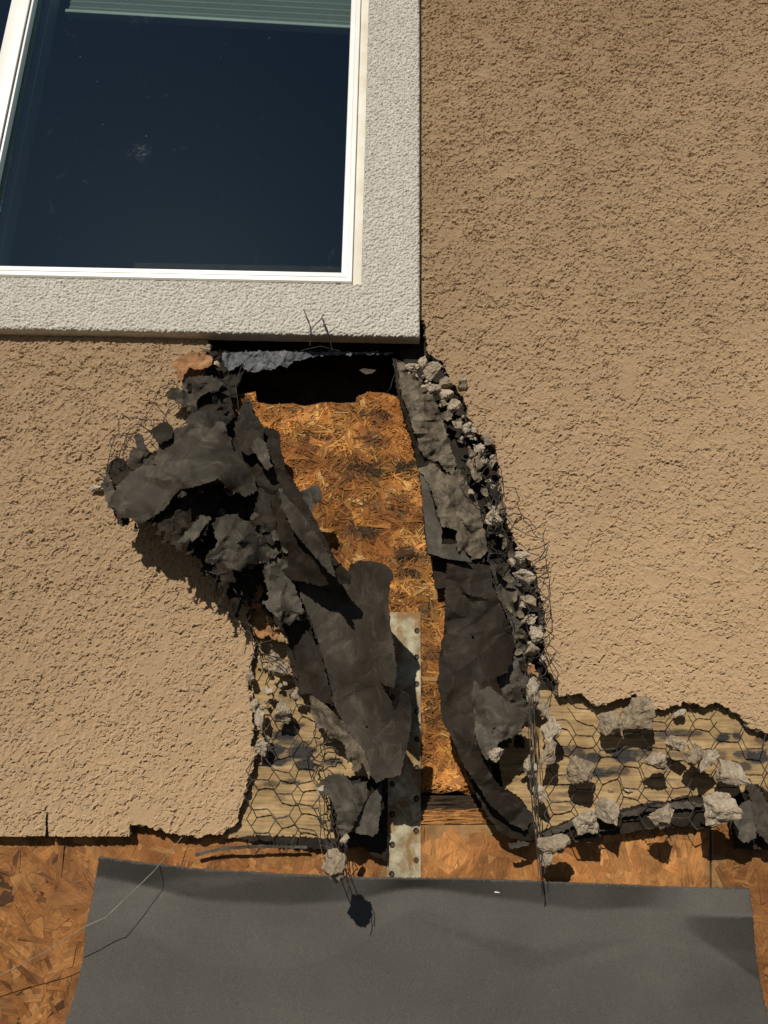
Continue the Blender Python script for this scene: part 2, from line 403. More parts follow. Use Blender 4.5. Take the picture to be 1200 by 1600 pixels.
def stucco_y(X, Z):
    h = np.zeros(X.shape)
    x = X * 1000; z = Z * 1000
    wx = x + 4.5 * perlin(x / 11, z / 11, 1) + 2.0 * perlin(x / 4, z / 4, 2)
    wz = z + 4.5 * perlin(x / 11, z / 11, 3) + 2.0 * perlin(x / 4, z / 4, 4)
    dens = perlin(x / 90, z / 90, 5) * .12
    brk = perlin(x / 5.5, z / 5.5, 9) + .55 * perlin(x / 38, z / 38, 19) - .3 * sstep(.35, .75, perlin(x / 55, z / 50, 18))
    calm = 1 - .6 * sstep(.4, .75, perlin(x / 55, z / 50, 18))
    for s, sc, amp, th in ((11, 13, 1.0, -.05), (12, 10, .95, .04), (13, 19, 1.0, -.1), (14, 8, .9, .08), (15, 6.0, .75, .1), (16, 15, .9, .12)):
        ax, az = wx / sc, wz / sc
        nn = perlin(ax, az, s); e = .06
        gz = perlin(ax, az + e, s) - nn; gx2 = perlin(ax + e, az, s) - nn
        hy = np.hypot(gz, gx2) + 1e-4
        gd = (gz - .35 * gx2) / hy
        d = (nn - th - dens) / (hy / e) * sc           # signed distance to the lip in mm
        up_ = 1.1 + 7.0 * sstep(.3, -.5, gd)
        h += .8 * calm * amp * sstep(0, up_, d) * sstep(0, .25, hy / e + .1)
        h -= 1.95 * amp * np.exp(-((d + .45) / .8) ** 2) * sstep(.1, .55, gd) * sstep(.0, .25, brk + .25 * perlin(x / 17, z / 17, s + 60))
    h += .14 * perlin(x / 3.2, z / 3.2, 6) + 1.5 * perlin(x / 160, z / 160, 8)
    return -(h - 2.0) / 1000
def keep_stucco(X, Z):
    x = X * 1000; z = Z * 1000
    jx = (3.2 * perlin(x / 16, z / 16, 21) + 2.2 * perlin(x / 6, z / 6, 22)) / 1000
    jz = (3.2 * perlin(x / 16, z / 16, 23) + 2.2 * perlin(x / 6, z / 6, 24)) / 1000
    left = sstep(.16, .0, np.abs(X - W(90, 1307).x) - .09)   # the cast bottom edge stays straighter
    k = 1 - .8 * sstep(W(215, 1300).x, W(195, 1300).x, X)
    return ~inpoly(X + jx * k, Z + jz * k, hole_w) & ~((X < tx0 + .012) & (Z > tz1 - .012))
wall = relief('stucco_wall', xs, zs, stucco_y, keep_stucco, .020, [M['stucco'], M['core']], backjit=.004, smooth=False)
tag(wall, 'tan textured stucco wall around the window, broken open down to the sheathing', 'wall')

# ------------------------------------------------------------------ cream window trim
def trim_y(X, Z):
    x = X * 1000; z = Z * 1000
    wx = x + 1.5 * perlin(x / 5, z / 5, 51); wz = z + 1.5 * perlin(x / 5, z / 5, 52)
    h = 2.3 * sstep(-.25, .0, perlin(wx / 4.4, wz / 3.8, 53)) + .8 * sstep(-.02, .2, perlin(wx / 7.5, wz / 6.5, 54)) + .5 * perlin(x / 2.6, z / 2.6, 55)
    e = np.minimum(np.minimum(tx1 - X, Z - tz0), np.where((X > tx0) | (Z < tz1), 1, 0) * 1.0)
    rr = .006; t = np.clip(1 - e / rr, 0, 1)
    return -(TO / 1000) - (h - 2.0) / 1000 + rr * .8 * (1 - np.sqrt(np.clip(1 - t * t, 0, 1)))
txs = coords(-2.0, tx1, W(-20, 480, TO).x, tx1, .0012, .02); tzs = coords(tz0, 3.6, tz0, W(600, -20, TO).z, .0012, .02)
trim = relief('window_trim', txs, tzs, trim_y, lambda X, Z: (X > tx0) | (Z < tz1), .004, [M['trim'], M['trim']], backjit=.0006)
tag(trim, 'raised cream stucco trim band framing the window', 'window trim')

# ------------------------------------------------------------------ window
wl = W(300, 430, 12)
win = thing('window', 'white vinyl sliding window with dark glass above the damage', 'window', (W(300, 430, 12).x, 0, tz1))
ztop = 3.55
gx = W(533, 424, 14).x; gz = W(533, 425, 14).z      # glass opening corner
ox = W(550, 440, 16).x; oz = W(550, 440, 16).z      # sash / outer frame joint
bm = bmesh.new()
box(bm, ox + .0004, tx0 + .004, -.009, .05, tz1 - .004, ztop, .0015)
box(bm, -1.9, tx0 + .004, -.0088, .05, tz1 - .0045, oz - .0004, .0015)
outer = bm_obj('frame', bm, M['cream'], win)
bm = bmesh.new(); wp_ = W(527.5, 444.5, 10)
box(bm, wp_.x - .0055, wp_.x + .0055, -.0096, -.008, wp_.z - .0018, wp_.z + .0018, .0004)
bm_obj('weep_hole', bm, M['gasket'], outer if False else win)
# right sash: mitred stile and rail
def profile_bar(bm, a, b, wdt, kind):
    """kind 'v': vertical stile with glass on the left; 'h': rail with glass above; mitred at (ox,oz)"""
    # cross-section: distance from outer edge t (0..wdt) -> y
    sec = [(0.0, .03), (0.0, -.0135), (.0012, -.0150), (wdt * .42, -.0150), (wdt * .46, -.0138), (wdt * .50, -.0150), (wdt * .90, -.0145), (wdt * .97, -.0128), (wdt, -.006), (wdt, .03)]
    rings = []
    for s in (a, b):
        ring = []
        for t, y in sec:
            if kind == 'v': z = (oz + t) if s == 'mitre' else ztop; ring.append(bm.verts.new((ox - t, y, z)))
            else: x = (ox - t) if s == 'mitre' else -1.9; ring.append(bm.verts.new((x, y, oz + t)))
        rings.append(ring)
    for i in range(len(sec) - 1):
        bm.faces.new((rings[0][i], rings[0][i + 1], rings[1][i + 1], rings[1][i]))
wv = ox - gx; wh = gz - oz
sash = None
bm = bmesh.new(); profile_bar(bm, 'mitre', 'far', wv, 'v'); sv = bm_obj('sash_stile', bm, M['white'], win, False)
bm = bmesh.new(); profile_bar(bm, 'mitre', 'far', wh, 'h')
for v in bm.verts: v.co.y += .00012
sh = bm_obj('sash_rail', bm, M['white'], win, False)
# middle stile of the slider
m0 = W(18, 0, 16).x; m1 = W(51, 0, 16).x
bm = bmesh.new()
box(bm, m0, m0 + (m1 - m0) * .86, -.016, .010, gz - .001, ztop, .0015)
box(bm, m0 + (m1 - m0) * .90, m1, -.012, .0035, gz - .0012, ztop, .001)
bm_obj('meeting_stile', bm, M['white'], win)
bm = bmesh.new(); box(bm, m0 + (m1 - m0) * .855, m0 + (m1 - m0) * .905, -.012, .0195, gz - .0011, ztop)
bm_obj('gasket', bm, M['gasket'], win, False)
bm = bmesh.new(); box(bm, m0 - .003, m0 - .0002, -.010, .0195, gz - .0013, ztop)
bm_obj('gasket', bm, M['gasket'], win, False)
def glass(x0, x1, y):
    bm = bmesh.new(); vs = [bm.verts.new(p) for p in ((x0, y, gz - .004), (x1, y, gz - .004), (x1, y, ztop), (x0, y, ztop))]
    bm.faces.new(vs); return bm_obj('glass_pane', bm, M['glass'], win, False)
glass(m1 - .004, gx + .004, .004)
glass(-1.9, m0 + .002, .012)
# inner stile seen through the glass, with its latch
bm = bmesh.new(); ia = W(82, 0, -45).x
box(bm, m1 - .01, ia, .040, .075, gz - .02, ztop, .001)
stile = bm_obj('inner_stile', bm, M['stile'], win)
def latch(pts, th):
    bm = bmesh.new()
    f = [bm.verts.new(W(a, b, -38)) for a, b in pts]; k = [bm.verts.new(W(a, b, -38) + Vector((0, th, 0))) for a, b in pts]
    bm.faces.new(f); bm.faces.new(k[::-1]); n = len(pts)
    for i in range(n): bm.faces.new((f[i], k[i], k[(i + 1) % n], f[(i + 1) % n]))
    return bm
bm_obj('latch', latch([(17, 226), (21, 228), (18, 245), (17, 256), (12, 264), (11, 260), (14, 253), (11, 252)], .002), M['white'], win, False)
bm_obj('latch', latch([(25, 247), (27, 250), (24, 268), (22, 277), (17, 276), (21, 266)], .002), M['blind'], win, False)
# blind behind the glass
bl = thing('window_blind', 'pale green pleated blind hanging half raised behind the window glass', 'blind', tuple(W(320, 30, -70)))
bA = W(106, 20, -70); bB = W(560, 46, -70)
bm = bmesh.new(); prev = None; N = 90
for i in range(N + 1):
    z0 = i * .0085
    y = .070 + (.0045 if i % 2 else 0.0)
    a = bm.verts.new((bA.x, y, bA.z + z0)); b = bm.verts.new((bB.x + .05, y, bB.z + z0))
    if prev: bm.faces.new((prev[0], prev[1], b, a))
    prev = (a, b)
bm_obj('pleated_fabric', bm, M['blind'], bl, False)
bm = bmesh.new(); dzr = (bB.z - bA.z)
box(bm, bA.x - .002, bB.x + .05, .060, .078, -.009, .0, .002)
for v in bm.verts: v.co.z += bA.z + (v.co.x - bA.x) / (bB.x - bA.x) * dzr
bm_obj('bottom_rail', bm, M['stile'] if False else m_rough('pale_blind_rail', [(0.3, (.5, .55, .5)), (0.7, (.6, .65, .6))], 20, .5), bl)
# dark room
bm = bmesh.new(); zb = gz - .05
def quad(bm, *p): bm.faces.new([bm.verts.new(q) for q in p])
rx0, rx1, ry1 = -1.95, tx0 + .05, 3.2
quad(bm, (rx0, ry1, -.9), (rx1, ry1, -.9), (rx1, ry1, 3.9), (rx0, ry1, 3.9))
quad(bm, (rx0, .052, -.9), (rx0, ry1, -.9), (rx0, ry1, 3.9), (rx0, .052, 3.9))
quad(bm, (rx1, .09, -.9), (rx1, ry1, -.9), (rx1, ry1, 3.9), (rx1, .09, 3.9))
quad(bm, (rx0, .052, 3.9), (rx1, .052, 3.9), (rx1, ry1, 3.9), (rx0, ry1, 3.9))
quad(bm, (rx0, .16, -.9), (rx1, .16, -.9), (rx1, ry1, -.9), (rx0, ry1, -.9))
quad(bm, (rx0, .16, -.9), (rx1, .16, -.9), (rx1, .16, zb), (rx0, .16, zb))
quad(bm, (rx0, .052, zb), (rx1, .052, zb), (rx1, .16, zb), (rx0, .16, zb))
tag(bm_obj('room_interior', bm, M['room'], None, False), kind='structure')

# ------------------------------------------------------------------ strand boards
def strand_board(name, label, poly_px, out, n, lr, wr, colfun, mat, seed, thick=.011, lift=.0012, tilt=.02, parent=None, angs=None, ragged=.15, base=(.30, .17, .07), wide=0):
    rs = np.random.RandomState(seed)
    poly = WP(poly_px, out); P = np.array(poly)
    lo, hi = P.min(0), P.max(0); y0 = -out / 1000
    V = []; F = []; C = []; U = []
    # base slab from the outline
    m = len(poly)
    Vf = [(p[0], y0 + .0012, p[1]) for p in poly]; Vb = [(p[0], y0 + thick, p[1]) for p in poly]
    res = delaunay_2d_cdt([Vector(p) for p in poly], [], [list(range(m))], 1, 1e-7)
    bv = [(p.x, y0 + .0012, p.y) for p in res[0]]; nb = len(bv)
    V += bv + [(a, y0 + thick, c) for a, b, c in bv]
    F3 = [list(f) for f in res[2]] + [[i + nb for i in reversed(f)] for f in res[2]]
    Fq = [[i, (i + 1) % m, (i + 1) % m + nb, i + nb] for i in range(m)]
    C += [(*base, 1)] * (2 * nb); U += [(a * 2, c * 2) for a, b, c in V]
    cnt = 0; Fs = []
    cx = rs.uniform(lo[0], hi[0], n * 2); cz = rs.uniform(lo[1], hi[1], n * 2)
    ok = inpoly(cx, cz, poly); cx, cz = cx[ok][:n], cz[ok][:n]; n = len(cx)
    L = rs.uniform(lr[0], lr[1], n); Wd = rs.uniform(wr[0], wr[1], n); sl_ = rs.rand(n) < .35; Wd = np.where(sl_, Wd * .3, Wd)
    if wide: fl_ = rs.rand(n) < wide; Wd = np.where(fl_, Wd * 4.0, Wd); L = np.where(fl_, L * 1.25, L)
    th = rs.uniform(0, np.pi, n) if angs is None else rs.normal(angs[0], angs[1], n)
    ca, sa = np.cos(th), np.sin(th)
    # 8-point strand outline with ragged ends
    tpl = np.array([(-1, -1), (-.33, -1.), (.33, -1.), (1, -1), (1, 1), (.33, 1.), (-.33, 1.), (-1, 1)], float)
    A = np.repeat(tpl[None], n, 0)
    A[:, [0, 3, 4, 7], 0] += rs.uniform(-ragged, ragged, (n, 4)); A[:, :, 1] *= rs.uniform(.7, 1.1, (n, 8))
    lx = A[:, :, 0] * L[:, None] / 2; lz = A[:, :, 1] * Wd[:, None] / 2
    X = cx[:, None] + lx * ca[:, None] - lz * sa[:, None]; Z = cz[:, None] + lx * sa[:, None] + lz * ca[:, None]
    inside = inpoly(X, Z, poly).all(1)
    yy = y0 - rs.uniform(0, lift, n)[:, None] + lx * rs.normal(0, tilt, n)[:, None] + lz * rs.normal(0, tilt * 2.5, n)[:, None]
    yy = np.minimum(yy, y0 + .0010)
    col = colfun(cx, cz, rs)
    X, Z, yy, col, lx, lz = X[inside], Z[inside], yy[inside], col[inside], lx[inside], lz[inside]
    k = len(X); n0 = len(V)
    VS = np.stack([X, yy, Z], -1).reshape(-1, 3)
    ro = rs.uniform(0, 50, k)
    US = np.stack([lx + ro[:, None], lz + ro[:, None] * .37], -1).reshape(-1, 2)
    CS = np.repeat(np.concatenate([col, np.ones((k, 1))], 1), 8, 0)
    # short thickness skirts: bottom copy
    VB = VS.copy(); VB[:, 1] += .0007
    idb = np.arange(k)[:, None] * 8 + n0
    quads = np.concatenate([idb + np.array([[0, 1, 6, 7]]), idb + np.array([[1, 2, 5, 6]]), idb + np.array([[2, 3, 4, 5]])])
    sk = [np.stack([idb[:, 0] + j, idb[:, 0] + (j + 1) % 8, idb[:, 0] + (j + 1) % 8 + 8 * k, idb[:, 0] + j + 8 * k], -1) for j in range(8)]
    allV = np.concatenate([np.array(V), VS, VB]); allC = np.concatenate([np.array(C), CS, CS * np.array([.8, .8, .8, 1])])
    allU = np.concatenate([np.array(U), US, US])
    Fl = [np.array(F3), np.array(Fq), quads] + sk
    o = mesh_np(name, allV, Fl, mat, parent, False, colors=allC, uvs=allU)
    return o
BASE = np.array([(.40, .20, .065), (.33, .145, .04), (.46, .25, .09), (.25, .095, .026), (.52, .31, .12), (.19, .075, .024), (.36, .175, .055), (.28, .14, .055)])
def osb_col(cx, cz, rs):
    m = BASE.mean(0); c = BASE[rs.randint(0, len(BASE), len(cx))]; return (m * .62 + c * .38) * rs.uniform(.74, .98, (len(cx), 1)) * np.array([1.12, 1.0, .9])
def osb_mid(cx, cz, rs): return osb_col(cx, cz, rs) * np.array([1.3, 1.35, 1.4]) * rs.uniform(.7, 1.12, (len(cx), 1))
def osb_left(cx, cz, rs):
    c = osb_col(cx, cz, rs)
    s = sstep(.0, .5, perlin(cx * 9, cz * 18, 61)) * .35
    for (a, b, r1, r2) in ((35, 1385, 34, 9), (95, 1408, 26, 12), (55, 1575, 9, 20), (110, 1366, 8, 9)):
        p = W(a, b, -24); s = np.maximum(s, np.exp(-.5 * ((((cx - p.x) * 1000 / r1) ** 2 + ((cz - p.z) * 1000 / r2) ** 2)) ** 1.2) * .8)
    return c * (1 - np.clip(s, 0, .85)[:, None])
BL = strand_board('sheathing_board', '', [(-420, 1280), (604.5, 1280), (604.5, 2150), (-420, 2150)], -26, 6500, (.05, .17), (.008, .034), osb_left, M['osb'], 1)
tag(BL, 'water stained strand board below the wall at lower left, beside the grey felt', 'board', 'strand boards under the broken wall')
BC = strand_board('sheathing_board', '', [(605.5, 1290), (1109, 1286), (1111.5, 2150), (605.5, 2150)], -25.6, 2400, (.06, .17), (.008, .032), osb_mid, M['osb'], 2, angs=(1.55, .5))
tag(BC, 'clean orange strand board between the metal strap and the seam below the plaster chunks', 'board', 'strand boards under the broken wall')
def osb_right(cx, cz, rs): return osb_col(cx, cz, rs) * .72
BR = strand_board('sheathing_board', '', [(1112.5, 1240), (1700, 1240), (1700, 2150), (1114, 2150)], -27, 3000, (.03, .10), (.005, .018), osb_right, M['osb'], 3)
tag(BR, 'darker brown strand board right of the seam at the lower right edge', 'board', 'strand boards under the broken wall')

STAIN = [(568, 649, 14, 8, .75), (598, 655, 13, 9, .75), (580, 690, 22, 14, .55), (577, 736, 34, 12, .8), (634, 727, 14, 9, .9), (565, 835, 26, 7, .8), (480, 725, 18, 10, .5),
         (628, 803, 26, 9, .6), (632, 780, 12, 12, .4), (640, 870, 26, 10, .7), (635, 890, 18, 14, .6), (575, 790, 12, 9, .5), (460, 640, 9, 5, .6), (500, 690, 24, 8, .4), (512, 690, 7, 4, .7),
         (672, 1000, 7, 60, .3), (668, 1100, 6, 60, .45), (665, 1180, 7, 40, .4), (600, 925, 20, 10, .3), (668, 960, 8, 14, .5), (460, 800, 20, 20, .35), (540, 860, 24, 6, .35)]
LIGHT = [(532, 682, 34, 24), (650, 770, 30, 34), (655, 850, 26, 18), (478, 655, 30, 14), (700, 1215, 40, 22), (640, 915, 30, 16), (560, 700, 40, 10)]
GOLD = np.array([(.50, .25, .065), (.43, .175, .04), (.56, .33, .11), (.31, .12, .03), (.66, .45, .19), (.19, .075, .026), (.48, .21, .045), (.35, .155, .045)])
GP = np.array([.17, .24, .07, .2, .02, .10, .12, .08])
def rot_col(cx, cz, rs):
    n = len(cx); c = GOLD[rs.choice(len(GOLD), n, p=GP)] * rs.uniform(.62, 1.0, (n, 1))
    big = perlin(cx * 22, cz * 22, 71); c *= (1 + .55 * big)[:, None]
    red = sstep(0.0, .5, perlin(cx * 11, cz * 13, 72))[:, None] * .45; c = c * (1 - red) + np.array([.34, .12, .03]) * red
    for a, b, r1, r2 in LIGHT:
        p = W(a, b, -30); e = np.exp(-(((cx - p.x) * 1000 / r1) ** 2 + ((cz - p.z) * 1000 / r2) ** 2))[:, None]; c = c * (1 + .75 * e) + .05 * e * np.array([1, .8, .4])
    cx = cx + .012 * perlin(cx * 60, cz * 60, 75) + .012 * perlin(cx * 25, cz * 25, 76); cz = cz + .010 * perlin(cx * 55, cz * 55, 77)
    for a, b, r1, r2, k in STAIN:
        k = k * .85; p = W(a, b, -30); wv_ = 1 + .9 * perlin(cx * 45, cz * 60, 73)
        e = np.clip(np.exp(-.45 * ((((cx - p.x) * 1000 / r1) ** 2 + ((cz - p.z) * 1000 / r2) ** 2)) ** 1.3) * k * 1.6 * wv_, 0, .95)[:, None]; c = c * (1 - e) + np.array([.035, .026, .014]) * e
    return np.clip(c, .008, .9)
rot_px = [(355, 618), (366, 613), (380, 616), (399, 611), (402, 628), (425, 632), (450, 630), (478, 634), (505, 628), (530, 630), (556, 628), (557, 620), (575, 612), (600, 613), (622, 620), (650, 640), (720, 800), (760, 1000), (770, 1236), (735, 1243), (712, 1236), (690, 1240), (664, 1238), (600, 1240), (350, 1250), (340, 900), (350, 700)]
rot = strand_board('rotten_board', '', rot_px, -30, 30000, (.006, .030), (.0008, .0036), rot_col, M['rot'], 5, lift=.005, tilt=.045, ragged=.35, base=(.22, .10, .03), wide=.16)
# a second coarse layer of larger strands shows through in the same mesh family
tag(rot, 'rotten golden orange shredded wood sheathing in the middle of the opening', 'board')

# dark splintered timber band under the rotten board
def dark_col(cx, cz, rs):
    n = len(cx); p = W(700, 1262, -30).z; t = sstep(p - .001, p - .004, cz)[:, None]
    d = np.array([.045, .03, .018]) * rs.uniform(.5, 1.6, (n, 1)); lgt = np.array([.42, .20, .06]) * rs.uniform(.4, 1.3, (n, 1)); return d * (1 - t) + lgt * t
tb = strand_board('timber_edge', '', [(640, 1243), (800, 1243), (800, 1264), (795, 1288), (640, 1288)], -31, 900, (.03, .10), (.0012, .004), dark_col, M['rot'], 6, lift=.004, tilt=.04, angs=(0, .05), base=(.03, .02, .012))
tag(tb, 'dark splintered timber edge under the rotten board, just above the clean strand board', 'timber')

# cavity behind the top of the opening
cav = thing('wall_framing', 'hollow wall framing in painted shade, exposed under the window trim', 'framing', tuple(W(500, 600, -60)))
bm = bmesh.new(); a = W(300, 520, -60); b = W(700, 660, -60)
box(bm, a.x - .15, b.x + .15, .128, .150, -.2, a.z + .2, .002); bm_obj('back_board', bm, M['timber'], cav)
bm = bmesh.new(); box(bm, a.x - .15, b.x + .15, .0215, .127, W(500, 510, -20).z, W(500, 470, -20).z, .002); bm_obj('sill_plate', bm, M['timber'], cav)
bm = bmesh.new(); box(bm, W(330, 600, -30).x - .04, W(366, 600, -40).x, .042, .127, .6, W(500, 512, -20).z, .002); bm_obj('stud', bm, M['timber'], cav)
bm = bmesh.new(); box(bm, W(625, 600, -40).x, W(625, 600, -40).x + .04, .042, .127, .6, W(500, 512, -20).z, .002); bm_obj('stud', bm, M['timber'], cav)
# splinters and torn bits inside the cavity
def shard(bm, pts, out, th=.0008, jit=0):
    r = random.Random(int(pts[0][0] * 7 + pts[0][1]))
    f = [bm.verts.new(W(a, b, out + r.uniform(-jit, jit))) for a, b in pts]
    k = [bm.verts.new(v.co + Vector((0, th, 0))) for v in f]; n = len(pts)
    bm.faces.new(f); bm.faces.new(k[::-1])
    for i in range(n): bm.faces.new((f[i], k[i], k[(i + 1) % n], f[(i + 1) % n]))
# ------------------------------------------------------------------ generic torn sheet
def facets(x, y, scale, rs, stretch=1.0, ang=0.0):
    # crumpled-paper relief: random heights joined by flat triangles, so folds stay sharp
    ca, sa = math.cos(ang), math.sin(ang)
    u = (x * ca + y * sa) / stretch; v = -x * sa + y * ca
    u0, u1, v0, v1 = u.min() - scale * 2, u.max() + scale * 2, v.min() - scale * 2, v.max() + scale * 2
    gu, gv = np.meshgrid(np.arange(u0, u1, scale), np.arange(v0, v1, scale))
    P = np.stack([gu.ravel(), gv.ravel()], -1) + rs.uniform(-.46, .46, (gu.size, 2)) * scale
    H = rs.uniform(-1, 1, len(P))
    res = delaunay_2d_cdt([Vector((float(a), float(b))) for a, b in P], [], [], 0, 1e-5)
    out = np.zeros(len(x)); Q = np.array([(q.x, q.y) for q in res[0]]); ids = [o[0] for o in res[3]]
    for t in res[2]:
        a, b, c = Q[list(t)]; h = H[[ids[i] for i in t]]
        m = (u >= min(a[0], b[0], c[0])) & (u <= max(a[0], b[0], c[0])) & (v >= min(a[1], b[1], c[1])) & (v <= max(a[1], b[1], c[1]))
        if not m.any(): continue
        det = (b[1] - c[1]) * (a[0] - c[0]) + (c[0] - b[0]) * (a[1] - c[1])
        if abs(det) < 1e-9: continue
        um, vm = u[m], v[m]
        l1 = ((b[1] - c[1]) * (um - c[0]) + (c[0] - b[0]) * (vm - c[1])) / det
        l2 = ((c[1] - a[1]) * (um - c[0]) + (a[0] - c[0]) * (vm - c[1])) / det; l3 = 1 - l1 - l2
        ok = (l1 > -1e-6) & (l2 > -1e-6) & (l3 > -1e-6)
        idx = np.where(m)[0][ok]; out[idx] = (l1 * h[0] + l2 * h[1] + l3 * h[2])[ok]
    return out
def sheet(name, label, cat, outline, depth, mat, amp=5.0, scale=38.0, seed=1, step=4.0, torn=1.6, thick=.0012, group=None, parent=None, tone=None, creases=5, holes=(), extra=None):
    rs = np.random.RandomState(seed)
    # resample and tear the outline
    pts = []
    n = len(outline)
    for i in range(n):
        a = np.array(outline[i][:2], float); b = np.array(outline[(i + 1) % n][:2], float)
        L = np.linalg.norm(b - a); k = max(1, int(round(L / 2.2)))
        nrm = np.array([-(b - a)[1], (b - a)[0]]) / (L + 1e-9)
        for j in range(k):
            p = a + (b - a) * j / k
            o = torn * (1.1 * perlin(p[0] / 8, p[1] / 8, seed + 3) + .9 * perlin(p[0] / 3.1, p[1] / 3.1, seed + 5) - (1.6 if perlin(p[0] / 5, p[1] / 5, seed + 6) > .5 else 0)) if (j or torn > 1) else 0
            pts.append(p + nrm * o)
    pts = np.array(pts)
    lo, hi = pts.min(0), pts.max(0)
    gx_, gy_ = np.meshgrid(np.arange(lo[0], hi[0], step), np.arange(lo[1], hi[1], step)); 
    gp = np.stack([gx_.ravel(), gy_.ravel()], -1) + rs.uniform(-.25, .25, (gx_.size, 2)) * step
    ins = inpoly(gp[:, 0], gp[:, 1], pts)
    # keep away from border
    gp = gp[ins]
    if len(gp):
        d = np.min(np.linalg.norm(gp[:, None, :] - pts[None, ::1, :], axis=2), axis=1) if len(gp) * len(pts) < 4e6 else np.ones(len(gp)) * 9
        gp = gp[d > step * .45]
    loops = [list(range(len(pts)))]; allp = list(pts)
    for (hx, hy, hr) in holes:
        st_ = len(allp)
        for k in range(9):
            t = k / 9 * 2 * math.pi; rr = hr * (1 + .3 * math.sin(3 * t + hx)); allp.append(np.array([hx + rr * math.cos(t), hy + rr * math.sin(t)]))
        loops.append(list(range(st_, st_ + 9)))
    allp = allp + list(gp)
    es = []
    for lp in loops: es += [(lp[i], lp[(i + 1) % len(lp)]) for i in range(len(lp))]
    res = delaunay_2d_cdt([Vector((float(p[0]), float(p[1]))) for p in allp], es, [loops[0]], 1, 1e-4)
    P2 = np.array([(v.x, v.y) for v in res[0]])
    tris = np.array([f for f in res[2] if len(f) == 3])
    cen = P2[tris].mean(1)
    keep = np.ones(len(tris), bool)
    for (hx, hy, hr) in holes: keep &= np.hypot(cen[:, 0] - hx, cen[:, 1] - hy) > hr * .8
    keep &= inpoly(cen[:, 0], cen[:, 1], pts)
    tris = tris[keep]
    D = np.array(depth, float)
    dd = np.hypot(P2[:, None, 0] - D[None, :, 0], P2[:, None, 1] - D[None, :, 1]) + 6.0
    kern = lambda r: -np.sqrt(r * r + 7.0 ** 2)
    rr_ = np.hypot(D[:, None, 0] - D[None, :, 0], D[:, None, 1] - D[None, :, 1]); nD = len(D)
    A_ = np.zeros((nD + 1, nD + 1)); A_[:nD, :nD] = kern(rr_) + np.eye(nD) * 1e-3; A_[:nD, nD] = 1; A_[nD, :nD] = 1
    co = np.linalg.solve(A_, np.concatenate([D[:, 2], [0]]))
    out = kern(dd - 6.0) @ co[:nD] + co[nD]
    out = np.clip(out, D[:, 2].min() - 4, D[:, 2].max() + 4)
    x, y = P2[:, 0], P2[:, 1]
    fs = max(scale, 11)
    ang_ = rs.uniform(0, 3.14)
    cr_ = amp * .35 * perlin(x / (scale * 2.2), y / (scale * 2.2), seed + 11)
    wx_ = x + 3 * perlin(x / 17, y / 17, seed + 21); wy_ = y + 3 * perlin(x / 17, y / 17, seed + 22)
    cr_ = cr_ + amp * 1.15 * facets(wx_, wy_, fs * .8, rs, 1.9, ang_) + amp * .5 * facets(wx_, wy_, fs * .36, rs, 1.5, ang_ + .9)
    out = out + cr_
    if extra is not None: out = out + extra(x, y)
    V = np.array([tuple(W(a, b, o)) for (a, b), o in zip(P2, out)])
    col = None
    if tone is not None: col = tone(P2[:, 0], P2[:, 1])
    # orient triangles toward the camera
    a, b, c = V[tris[:, 0]], V[tris[:, 1]], V[tris[:, 2]]
    nn = np.cross(b - a, c - a); fl = (nn * (np.array(CAM) - a)).sum(1) < 0
    tris[fl] = tris[fl][:, ::-1]
    o = mesh_np(name, V, tris, mat, parent, name in ('felt_sheet', 'building_paper'), colors=col)
    md = o.modifiers.new('thickness', 'SOLIDIFY'); md.thickness = thick; md.offset = -1
    if label: tag(o, label, cat, group)
    return o

# ------------------------------------------------------------------ tan building paper behind the wire
TAN = np.array([.46, .32, .155]); TAN2 = np.array([.29, .19, .085]); DK = np.array([.04, .037, .034])
def paper_tone(stains, seed):
    def f(x, y):
        k = (perlin(x / 60, y / 16, seed) * .5 + .5)[:, None]; c = TAN * (1 - k) + TAN2 * k
        rust = sstep(.15, .55, perlin(x / 38, y / 9, seed + 4))[:, None] * .55; c = c * (1 - rust) + np.array([.30, .19, .10]) * rust
        stk = (sstep(.18, .5, perlin(x / 34, y / 4.5, seed + 7)) * sstep(-.2, .4, perlin(x / 70, y / 30, seed + 8)) * .6)[:, None]; c = c * (1 - stk) + np.array([.12, .095, .065]) * stk
        for a, b, r1, r2, s in stains:
            wob = 1 + .55 * perlin(x / 14, y / 10, seed + 2)
            q = ((x - a) / (r1 * 1.15)) ** 2 + ((y - b) / (r2 * 1.15)) ** 2
            s = min(1.0, s * 1.25)
            e = (sstep(1.1, .8, q * wob) * s)[:, None]; ring = (sstep(2.4, 1.1, q * wob) * sstep(.6, 1.2, q * wob) * .45 * s)[:, None]
            c = c * (1 - ring) + np.array([.17, .125, .075]) * ring
            c = c * (1 - e) + DK * e
        return np.concatenate([c, np.ones((len(x), 1))], 1)
    return f
st_r = [(925, 1184, 14, 8, .8), (905, 1178, 10, 7, .7), (975, 1180, 20, 11, .85), (1005, 1176, 12, 8, .6), (940, 1208, 14, 7, .8), (966, 1205, 18, 6, .6), (895, 1170, 16, 5, .6), (1040, 1148, 18, 6, .7), (1075, 1146, 20, 5, .6), (1130, 1153, 9, 7, .8), (1152, 1150, 6, 5, .9),
        (1160, 1178, 14, 5, .7), (1185, 1183, 16, 9, .85), (1158, 1198, 16, 6, .7), (880, 1176, 14, 7, .5), (1190, 1155, 10, 6, .6), (1122, 1180, 12, 8, .5), (1000, 1150, 30, 3, .4), (1060, 1180, 20, 4, .5), (900, 1240, 20, 3, .4)]
